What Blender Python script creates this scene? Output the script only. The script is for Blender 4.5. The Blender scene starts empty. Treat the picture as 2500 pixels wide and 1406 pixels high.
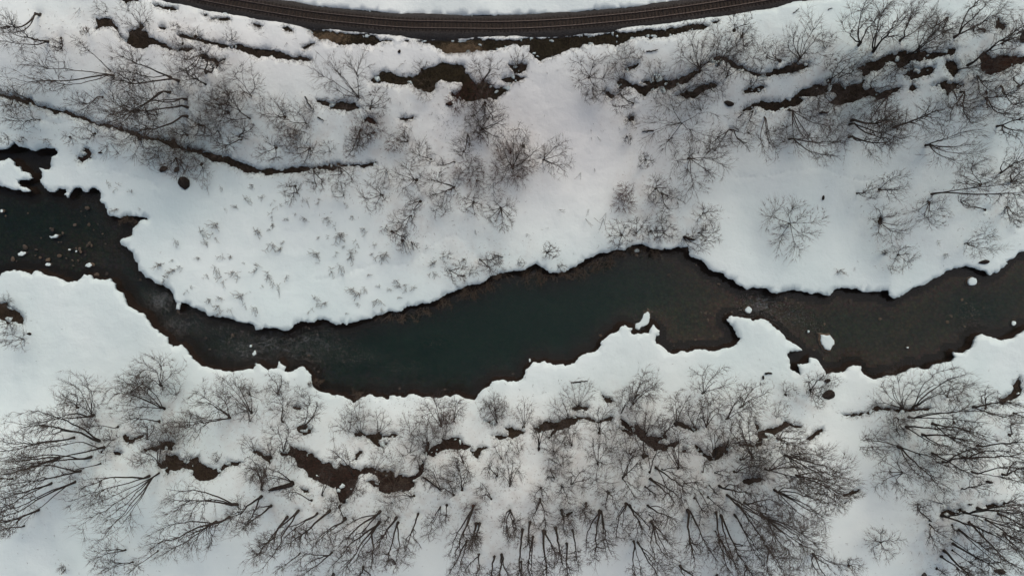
import bpy, math, random
import numpy as np
from mathutils import Vector, kdtree
from mathutils.geometry import delaunay_2d_cdt

SC = bpy.context.scene
COL = SC.collection
random.seed(7)
RNG = np.random.default_rng(7)

# ------------------------------------------------------------------ camera, sky, sun, exposure
CAM_H = 111.1                      # metres above the flat snow by the river
cam = bpy.data.cameras.new('camera')
cam.lens = 24.0
cam.sensor_width = 36.0
cam.clip_end = 3000
cam_o = bpy.data.objects.new('camera', cam)
COL.objects.link(cam_o)
cam_o.location = (0, 0, CAM_H)
cam_o.rotation_euler = (0, 0, 0)   # straight down
SC.camera = cam_o

SUN_EL, SUN_AZ = math.radians(52), math.radians(20)
world = bpy.data.worlds.new('World')
SC.world = world
world.use_nodes = True
wn = world.node_tree
bg = wn.nodes['Background']
sky = wn.nodes.new('ShaderNodeTexSky')
sky.sky_type = 'NISHITA'
sky.sun_disc = False
sky.sun_elevation = SUN_EL
sky.sun_rotation = SUN_AZ
sky.air_density = 1.0
sky.dust_density = 7.0
sky.ozone_density = 1.0
wn.links.new(sky.outputs[0], bg.inputs[0])
bg.inputs[1].default_value = 0.10
sun = bpy.data.lights.new('sun', 'SUN')
sun.energy = 0.7
sun.angle = math.radians(100)
sun.color = (1.0, 0.985, 0.96)
sun_o = bpy.data.objects.new('sun', sun)
COL.objects.link(sun_o)
sun_o.rotation_euler = (math.radians(90) - SUN_EL, 0, math.pi - SUN_AZ)
SC.view_settings.view_transform = 'Standard'
SC.view_settings.look = 'None'
SC.view_settings.exposure = 0.13
SC.view_settings.gamma = 1.0
SC.view_settings.use_curve_mapping = False
SC.cycles.max_bounces = 6
SC.cycles.transparent_max_bounces = 8

# ------------------------------------------------------------------ terrain function and pixel rays
K = 1875 / 640.0
TILE = {'A': (0, 0), 'B': (620, 0), 'C': (1240, 0), 'D': (1860, 0),
        'E': (0, 460), 'F': (620, 460), 'G': (1240, 460), 'H': (1860, 460),
        'I': (0, 926), 'J': (620, 926), 'K': (1240, 926), 'L': (1860, 926)}
PPM = 15.0                         # photograph pixels per metre at z = 0
WATER_Z = -1.1

def px(t, x, y):
    return TILE[t][0] + x / K, TILE[t][1] + y / K

def sstep(a, b, v):
    t = np.clip((np.asarray(v, float) - a) / (b - a), 0, 1)
    return t * t * (3 - 2 * t)

_W = [(RNG.uniform(0, 6.28), RNG.uniform(0, 6.28), RNG.uniform(0.7, 1.3)) for _ in range(64)]
def wave(x, y, wl, k):
    """smooth pseudo noise in -1..1 with wavelength about wl metres"""
    s = 0
    for i in range(5):
        a, p, f = _W[(k * 5 + i) % 64]
        s = s + np.sin((np.cos(a) * x + np.sin(a) * y) * 6.283 * f / wl + p * 3 +
                       0.9 * np.sin((np.sin(a) * x - np.cos(a) * y) * 4.1 / wl + p))
    return s / 3.2

def terrain(x, y):
    x = np.asarray(x, float); y = np.asarray(y, float)
    zn = 5.2 * sstep(17 + 2 * np.sin(x / 23.0), 41, y)
    zs = 4.2 * sstep(-16 + 1.5 * np.sin(x / 17.0), -34, y)
    far = 9 * sstep(60, 260, np.abs(y)) * (0.6 + 0.4 * np.sin(x / 70.0))
    near = np.minimum(1, (sstep(12, 24, y) + sstep(-14, -24, y)))
    n = wave(x, y, 21, 0) * 0.28 + wave(x, y, 7.5, 1) * 0.13 * (0.4 + 0.6 * near)
    return zn + zs + far + n + 0.12

def ground(u, v, dz=0.0):
    """point of the terrain seen at photograph pixel (u, v)"""
    x, y = (u - 1250) / PPM, (703 - v) / PPM
    z = 0.0
    for _ in range(8):
        f = (CAM_H - z) / CAM_H
        xx, yy = x * f, y * f
        z = float(terrain(xx, yy)) + dz
    return xx, yy, z

def at_height(u, v, z):
    f = (CAM_H - z) / CAM_H
    return (u - 1250) / PPM * f, (703 - v) / PPM * f, z

def to_px(x, y, z=0.0):
    f = CAM_H / (CAM_H - z)
    return x * f * PPM + 1250, 703 - y * f * PPM

# ------------------------------------------------------------------ helpers
def link(o, parent=None):
    COL.objects.link(o)
    if parent is not None:
        o.parent = parent
    return o

def mesh_np(name, verts, faces, mat, smooth=False):
    """faces: (n,3) or (n,4) int array"""
    me = bpy.data.meshes.new(name)
    verts = np.ascontiguousarray(verts, dtype=np.float32)
    faces = np.ascontiguousarray(faces, dtype=np.int32)
    n, k = faces.shape
    me.vertices.add(len(verts)); me.vertices.foreach_set('co', verts.ravel())
    me.loops.add(n * k); me.loops.foreach_set('vertex_index', faces.ravel())
    me.polygons.add(n)
    me.polygons.foreach_set('loop_start', np.arange(0, n * k, k, dtype=np.int32))
    me.polygons.foreach_set('loop_total', np.full(n, k, dtype=np.int32))
    me.polygons.foreach_set('use_smooth', np.full(n, smooth, dtype=bool))
    me.update(calc_edges=True)
    if mat is not None:
        me.materials.append(mat)
    return me

def obj(name, me, parent=None):
    return link(bpy.data.objects.new(name, me), parent)

def tag(o, label=None, cat=None, group=None, kind=None):
    if label: o['label'] = label
    if cat: o['category'] = cat
    if group: o['group'] = group
    if kind: o['kind'] = kind
    return o

def empty(name, loc):
    o = bpy.data.objects.new(name, None)
    o.empty_display_size = 0.5
    o.location = loc
    return link(o)

def attr(me, name, values):
    a = me.attributes.new(name, 'FLOAT', 'POINT')
    a.data.foreach_set('value', np.ascontiguousarray(values, dtype=np.float32))

def attr_col(me, name, values):
    a = me.attributes.new(name, 'FLOAT_COLOR', 'POINT')
    v = np.concatenate([values, np.ones((len(values), 1))], 1)
    a.data.foreach_set('color', np.ascontiguousarray(v, dtype=np.float32).ravel())

# ------------------------------------------------------------------ materials
class NT:
    def __init__(s, name, rough=0.9, spec=0.2):
        s.m = bpy.data.materials.new(name); s.m.use_nodes = True
        s.t = s.m.node_tree; s.b = s.t.nodes['Principled BSDF']
        s.b.inputs['Roughness'].default_value = rough
        s.b.inputs['Specular IOR Level'].default_value = spec
        s.tc = s.t.nodes.new('ShaderNodeTexCoord')
    def n(s, typ, **kw):
        nd = s.t.nodes.new(typ)
        for k, v in kw.items():
            if k in nd.inputs: nd.inputs[k].default_value = v
            else: setattr(nd, k, v)
        return nd
    def l(s, a, b): s.t.links.new(a, b)
    def noise(s, scale, detail=6, rough=0.6, coord='Object', dist=0.0):
        nd = s.n('ShaderNodeTexNoise', Scale=scale, Detail=detail, Roughness=rough, Distortion=dist)
        s.l(s.tc.outputs[coord], nd.inputs['Vector']); return nd.outputs['Fac']
    def ramp(s, fac, stops):
        r = s.n('ShaderNodeValToRGB'); e = r.color_ramp.elements
        while len(e) < len(stops): e.new(0.5)
        for el, (p, c) in zip(e, stops):
            el.position = p; el.color = (*c, 1) if len(c) == 3 else c
        s.l(fac, r.inputs[0]); return r.outputs[0]
    def mix(s, fac, a, b, mode='MIX'):
        m = s.n('ShaderNodeMix', data_type='RGBA', blend_type=mode)
        for sock, v in ((m.inputs[0], fac), (m.inputs[6], a), (m.inputs[7], b)):
            if hasattr(v, 'is_linked'): s.l(v, sock)
            elif isinstance(v, (tuple, list)): sock.default_value = (*v, 1)
            else: sock.default_value = v
        return m.outputs[2]
    def math(s, op, a, b=0.0):
        m = s.n('ShaderNodeMath', operation=op)
        for sock, v in ((m.inputs[0], a), (m.inputs[1], b)):
            if hasattr(v, 'is_linked'): s.l(v, sock)
            else: sock.default_value = v
        return m.outputs[0]
    def attr(s, name, out='Fac'):
        a = s.n('ShaderNodeAttribute', attribute_name=name); return a.outputs[out]
    def bump(s, h, strength=0.5, dist=0.1):
        b = s.n('ShaderNodeBump', Strength=strength, Distance=dist)
        s.l(h, b.inputs['Height']); s.l(b.outputs[0], s.b.inputs['Normal'])
    def color(s, c):
        if hasattr(c, 'is_linked'): s.l(c, s.b.inputs['Base Color'])
        else: s.b.inputs['Base Color'].default_value = (*c, 1)

def mat_snow():
    k = NT('snow', 0.75, 0.15)
    big = k.noise(0.05, 4, 0.55)
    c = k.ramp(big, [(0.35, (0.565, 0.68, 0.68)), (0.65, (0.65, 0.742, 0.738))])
    c = k.mix(k.math('MULTIPLY', k.attr('warm_light'), 0.9), c, (0.71, 0.722, 0.71))  # warmer light painted into the snow colour
    sp = k.noise(2.3, 8, 0.72)
    specks = k.ramp(sp, [(0.585, (0, 0, 0)), (0.66, (1, 1, 1))])
    c = k.mix(k.math('MULTIPLY', k.math('MULTIPLY', specks, k.attr('litter')), 0.75), c, (0.10, 0.085, 0.07))
    dirt = k.ramp(k.noise(0.45, 6, 0.6), [(0.44, (0, 0, 0)), (0.66, (1, 1, 1))])
    c = k.mix(k.math('MULTIPLY', k.math('MULTIPLY', dirt, k.attr('litter')), 0.42), c, (0.42, 0.38, 0.345))
    k.color(c)
    h = k.math('ADD', k.noise(0.9, 6, 0.6), k.math('MULTIPLY', k.noise(5.0, 5, 0.6), 0.16))
    k.bump(h, 0.4, 0.3)
    return k.m

def mat_soil():
    k = NT('soil', 0.95, 0.1)
    n1 = k.noise(1.1, 9, 0.75); n2 = k.noise(11, 5, 0.7)
    t = k.attr('tint', 'Color')
    c = k.mix(k.ramp(n1, [(0.35, (0, 0, 0)), (0.7, (1, 1, 1))]), (0.017, 0.013, 0.0105), t)
    c = k.mix(k.math('MULTIPLY', k.ramp(n2, [(0.52, (0, 0, 0)), (0.75, (1, 1, 1))]), 0.5), c, (0.065, 0.05, 0.035))
    k.color(c)
    k.bump(k.math('ADD', n1, k.math('MULTIPLY', n2, 0.4)), 1.0, 0.35)
    return k.m

def mat_bed():
    k = NT('river_bed', 0.8, 0.2)
    v = k.n('ShaderNodeTexVoronoi', Scale=2.2, feature='F1'); k.l(k.tc.outputs['Object'], v.inputs['Vector'])
    v2 = k.n('ShaderNodeTexVoronoi', Scale=5.5, feature='F1'); k.l(k.tc.outputs['Object'], v2.inputs['Vector'])
    n = k.noise(0.25, 5, 0.6)
    base = k.ramp(n, [(0.3, (0.020, 0.019, 0.017)), (0.55, (0.031, 0.026, 0.021)), (0.75, (0.022, 0.022, 0.021))])
    base = k.mix(k.attr('silt'), base, (0.082, 0.046, 0.029))
    stone = k.mix(0.35, base, v.outputs['Color'], 'MULTIPLY')
    n3 = k.noise(0.9, 7, 0.7)
    stone = k.mix(0.6, stone, k.ramp(n3, [(0.3, (0.45, 0.45, 0.45)), (0.7, (1.25, 1.25, 1.25))]), 'MULTIPLY')
    edge = k.ramp(v.outputs['Distance'], [(0.3, (1, 1, 1)), (0.8, (0.6, 0.6, 0.6))])
    k.color(k.mix(1.0, stone, edge, 'MULTIPLY'))
    h = k.math('SUBTRACT', 1.0, k.math('ADD', v.outputs['Distance'], k.math('MULTIPLY', v2.outputs['Distance'], 0.4)))
    k.bump(h, 0.6, 0.15)
    return k.m

def mat_water():
    m = bpy.data.materials.new('river_water'); m.use_nodes = True
    t = m.node_tree; t.nodes.clear()
    N = t.nodes.new; L = t.links.new
    out = N('ShaderNodeOutputMaterial'); tc = N('ShaderNodeTexCoord')
    tr = N('ShaderNodeBsdfTransparent'); tr.inputs[0].default_value = (0.93, 0.96, 0.95, 1)
    gl = N('ShaderNodeBsdfGlossy'); gl.inputs['Roughness'].default_value = 0.06
    fr = N('ShaderNodeFresnel'); fr.inputs[0].default_value = 1.33
    fo = N('ShaderNodeAttribute'); fo.attribute_name = 'rapid'
    # ripples: gentle on pools, steep in the rapids
    n1 = N('ShaderNodeTexNoise'); n1.inputs['Scale'].default_value = 1.5; n1.inputs['Detail'].default_value = 8
    n1.inputs['Roughness'].default_value = 0.68; n1.inputs['Distortion'].default_value = 1.3
    mp = N('ShaderNodeMapping'); mp.inputs['Scale'].default_value = (0.75, 1.4, 1)
    L(tc.outputs['Object'], mp.inputs[0]); L(mp.outputs[0], n1.inputs['Vector'])
    st = N('ShaderNodeMath'); st.operation = 'MULTIPLY_ADD'; L(fo.outputs['Fac'], st.inputs[0])
    st.inputs[1].default_value = 1.0; st.inputs[2].default_value = 0.04
    bp = N('ShaderNodeBump'); bp.inputs['Distance'].default_value = 0.5
    L(st.outputs[0], bp.inputs['Strength']); L(n1.outputs['Fac'], bp.inputs['Height'])
    L(bp.outputs[0], gl.inputs['Normal']); L(bp.outputs[0], fr.inputs['Normal'])
    mx = N('ShaderNodeMixShader'); L(fr.outputs[0], mx.inputs[0]); L(tr.outputs[0], mx.inputs[1]); L(gl.outputs[0], mx.inputs[2])
    # foam
    df = N('ShaderNodeBsdfDiffuse'); df.inputs[0].default_value = (0.5, 0.54, 0.55, 1)
    n2 = N('ShaderNodeTexNoise'); n2.inputs['Scale'].default_value = 1.5; n2.inputs['Detail'].default_value = 9
    n2.inputs['Roughness'].default_value = 0.72; n2.inputs['Distortion'].default_value = 2.2
    L(mp.outputs[0], n2.inputs['Vector'])
    a = N('ShaderNodeMath'); a.operation = 'MULTIPLY_ADD'; L(fo.outputs['Fac'], a.inputs[0])
    a.inputs[1].default_value = 0.22; L(n2.outputs['Fac'], a.inputs[2])
    rp = N('ShaderNodeMapRange'); rp.inputs['From Min'].default_value = 0.675; rp.inputs['From Max'].default_value = 0.84
    rp.inputs['To Max'].default_value = 0.42
    L(a.outputs[0], rp.inputs['Value'])
    m2 = N('ShaderNodeMixShader'); L(rp.outputs[0], m2.inputs[0]); L(mx.outputs[0], m2.inputs[1]); L(df.outputs[0], m2.inputs[2])
    L(m2.outputs[0], out.inputs['Surface'])
    va = N('ShaderNodeVolumeAbsorption'); va.inputs['Color'].default_value = (0.14, 0.68, 0.58, 1)
    va.inputs['Density'].default_value = 0.42
    vs = N('ShaderNodeVolumeScatter'); vs.inputs['Color'].default_value = (0.18, 0.78, 0.66, 1)
    vs.inputs['Density'].default_value = 0.022
    ad = N('ShaderNodeAddShader'); L(va.outputs[0], ad.inputs[0]); L(vs.outputs[0], ad.inputs[1])
    L(ad.outputs[0], out.inputs['Volume'])
    return m

def mat_wood(name, c1, c2, scale=6):
    k = NT(name, 0.9, 0.15)
    n = k.noise(scale, 6, 0.65)
    k.color(k.ramp(n, [(0.3, c1), (0.72, c2)]))
    k.bump(n, 0.6, 0.03)
    return k.m

def mat_rock():
    k = NT('rock', 0.75, 0.3)
    oi = k.n('ShaderNodeObjectInfo')
    c = k.ramp(oi.outputs['Random'], [(0.0, (0.055, 0.047, 0.040)), (0.45, (0.085, 0.07, 0.055)), (0.8, (0.17, 0.125, 0.085)), (1.0, (0.08, 0.075, 0.07))])
    n = k.noise(3.5, 8, 0.7)
    c = k.mix(k.ramp(n, [(0.35, (0, 0, 0)), (0.7, (1, 1, 1))]), k.mix(1.0, c, (0.45, 0.45, 0.45), 'MULTIPLY'), c)
    k.color(c); k.bump(n, 0.8, 0.15)
    return k.m

def mat_ballast():
    k = NT('ballast', 0.95, 0.1)
    v = k.n('ShaderNodeTexVoronoi', Scale=9.0); k.l(k.tc.outputs['Object'], v.inputs['Vector'])
    n = k.noise(0.7, 6, 0.7)
    c = k.mix(k.attr('rust'), (0.055, 0.053, 0.052), (0.050, 0.040, 0.034))
    c = k.mix(0.55, c, k.ramp(n, [(0.3, (0.5, 0.48, 0.46)), (0.7, (1, 1, 1))]), 'MULTIPLY')
    c = k.mix(0.6, c, k.ramp(v.outputs['Color'], [(0, (0.35, 0.35, 0.35)), (1, (1.5, 1.5, 1.5))]), 'MULTIPLY')
    k.color(c); k.bump(v.outputs['Distance'], 1.0, 0.08)
    return k.m

def mat_rail():
    k = NT('rail_steel', 0.5, 0.5)
    k.b.inputs['Metallic'].default_value = 0.5
    n = k.noise(3, 5, 0.6)
    k.color(k.ramp(n, [(0.3, (0.07, 0.05, 0.042)), (0.7, (0.12, 0.10, 0.09))]))
    return k.m

M = dict(
    snow=mat_snow(), soil=mat_soil(), bed=mat_bed(), water=mat_water(), rock=mat_rock(),
    bark=mat_wood('bark', (0.022, 0.018, 0.015), (0.072, 0.060, 0.051)),
    twig=mat_wood('twig_bark', (0.052, 0.041, 0.035), (0.098, 0.079, 0.067), 3),
    redtwig=mat_wood('red_twig_bark', (0.052, 0.024, 0.019), (0.105, 0.052, 0.041), 3),
    tantwig=mat_wood('tan_twig_bark', (0.06, 0.047, 0.035), (0.13, 0.10, 0.075), 3),
    dark=mat_wood('wet_wood', (0.012, 0.010, 0.009), (0.035, 0.028, 0.023)),
    grass=mat_wood('dry_grass', (0.028, 0.025, 0.015), (0.085, 0.068, 0.042), 0.6),
    straw=mat_wood('straw', (0.16, 0.12, 0.075), (0.32, 0.24, 0.155), 1.2),
    sleeper=mat_wood('sleeper_wood', (0.012, 0.010, 0.009), (0.035, 0.029, 0.025)),
    ballast=mat_ballast(), rail=mat_rail())

# ------------------------------------------------------------------ outlines read from the photograph
def P(spec):
    """'A x y x y ...; B x y ...' -> list of photograph pixels"""
    out = []
    for seg in spec.split(';'):
        w = seg.split()
        if not w: continue
        t = w[0]; v = [float(q) for q in w[1:]]
        if t == '*':
            out += [(v[i], v[i + 1]) for i in range(0, len(v), 2)]
        else:
            out += [px(t, v[i], v[i + 1]) for i in range(0, len(v), 2)]
    return out

RIVER = P("""* -400 455; A 0 1330 100 1360 190 1372 215 1365 180 1340 140 1330 125 1310 135 1290 190 1285 230 1275 205 1235 150 1225
140 1190 105 1185 90 1150 60 1130 0 1155; * -160 402 -160 358; A 0 1070 60 1055 95 1015 135 1050 200 1060 245 1080 290 1065 375 1060
415 1095 370 1120 365 1190 345 1215 300 1205 280 1200 300 1230 300 1265 285 1285 300 1320 340 1365 390 1375 410 1350 470 1355 475 1375;
E 458 45 480 68 497 35 525 0; A 545 1340 580 1345 600 1370 625 1375 655 1340 690 1350; E 705 10 720 45 718 95 750 120 765 170 790 200
850 212 900 195 950 198 1000 205 1060 222 1005 228 985 255 950 285 945 330 905 350 880 355 857 380 870 405 905 415 950 460 965 510
988 545 990 590 1050 640 1110 680 1150 690 1205 715 1235 750 1245 790 1265 820 1258 862 1280 868 1295 815 1350 830 1400 855 1470 885
1485 910 1560 920 1660 935 1735 960 1790 965 1820 985 1825 1010; F 10 1012 60 1005 70 992 140 995 190 1010 245 1015 280 985 310 960
350 950 430 960 470 940 500 935 540 950 590 978 670 972 720 955 790 935 845 930 870 905 930 895 970 878 1050 880 1070 858 1165 840
1200 820 1245 820 1330 785 1380 750 1440 730 1490 715 1530 690 1660 660 1700 625 1760 605 1860 585; G 50 592 130 575 190 542 240 565
300 605 400 600 440 575 520 535 560 505 610 492 650 465 740 448 840 442 890 405 930 402 1000 415 1050 430 1090 440 1150 435 1200 420
1270 420 1290 415 1300 455 1310 490 1360 505 1420 550 1500 600 1540 605 1560 635 1610 650 1650 690 1710 725 1760 708 1830 710; H 0 710
30 715 60 740 120 745 200 730 300 742 400 740 440 762 490 765 520 725 570 707 640 722 680 712 720 738 780 740 880 730 910 735 915 765
945 788 990 780 1020 755 1060 725 1130 695 1220 650 1310 600 1380 570 1460 552 1510 565 1540 580 1600 590 1640 620 1690 600 1760 540
1745 525 1780 508 1875 450; * 2900 540 2900 730; H 1875 1020 1830 1045 1800 1070 1750 1080 1700 1083 1640 1060 1590 1048 1540 1055
1525 1080 1510 1120 1490 1150 1440 1175 1375 1168 1370 1185 1385 1210 1320 1240 1225 1260 1210 1280 1150 1295 1095 1283 1030 1310
960 1340 870 1345 800 1365 760 1345 715 1310 710 1270 650 1268 600 1305 560 1320 500 1315 460 1345 455 1310 410 1240 380 1215 340 1210
340 1245 260 1255 270 1290 275 1338 240 1310 205 1290 200 1230 182 1190 200 1165 290 1158 240 1115 190 1090 130 1020 70 970 40 950;
G 1875 955 1830 935 1760 948 1720 930 1660 925 1605 908 1565 935 1590 975 1615 1005 1630 1040 1662 1065 1655 1090 1620 1125 1560 1140
1490 1160 1400 1150 1330 1155 1290 1172 1240 1162 1190 1185 1140 1165 1090 1120 1050 1085 1060 1055 1085 1045 1085 1015 1040 972
1020 1000 1012 1035 960 1040 885 1040 893 1000 850 985 810 990 790 1020 740 1040 700 1070 670 1090 660 1130 630 1165 570 1175 525 1195
490 1230 470 1250 420 1265 340 1265 280 1248 265 1232 215 1248 185 1240 150 1280 125 1300 125 1325 90 1370 60 1382; J 1760 5 1700 20
1640 70 1600 110 1575 148 1530 140 1480 120 1450 105 1410 125 1310 130 1210 130 1160 110 1110 105 1060 128 970 118 958 145 910 125
870 125 830 105 790 125 740 150 715 168 690 150 640 120 590 110 560 112 510 95 470 85 420 50 410 0; F 405 1330 370 1300 355 1275
320 1280 300 1295 215 1310 230 1275 180 1235 165 1285 100 1300 70 1280 40 1255 0 1255; E 1830 1255 1810 1290 1750 1295 1700 1302
1600 1305 1530 1295 1440 1270 1370 1215 1345 1170 1300 1118 1240 1133 1200 1110 1195 1060 1130 1030 1085 990 1040 925 1020 890 990 890
950 860 905 830 880 750 830 725 825 680 790 645 750 655 670 650 650 620 600 615 560 655 490 672 420 645 340 625 250 590 180 598 80 590
0 628; * -400 690""")

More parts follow.
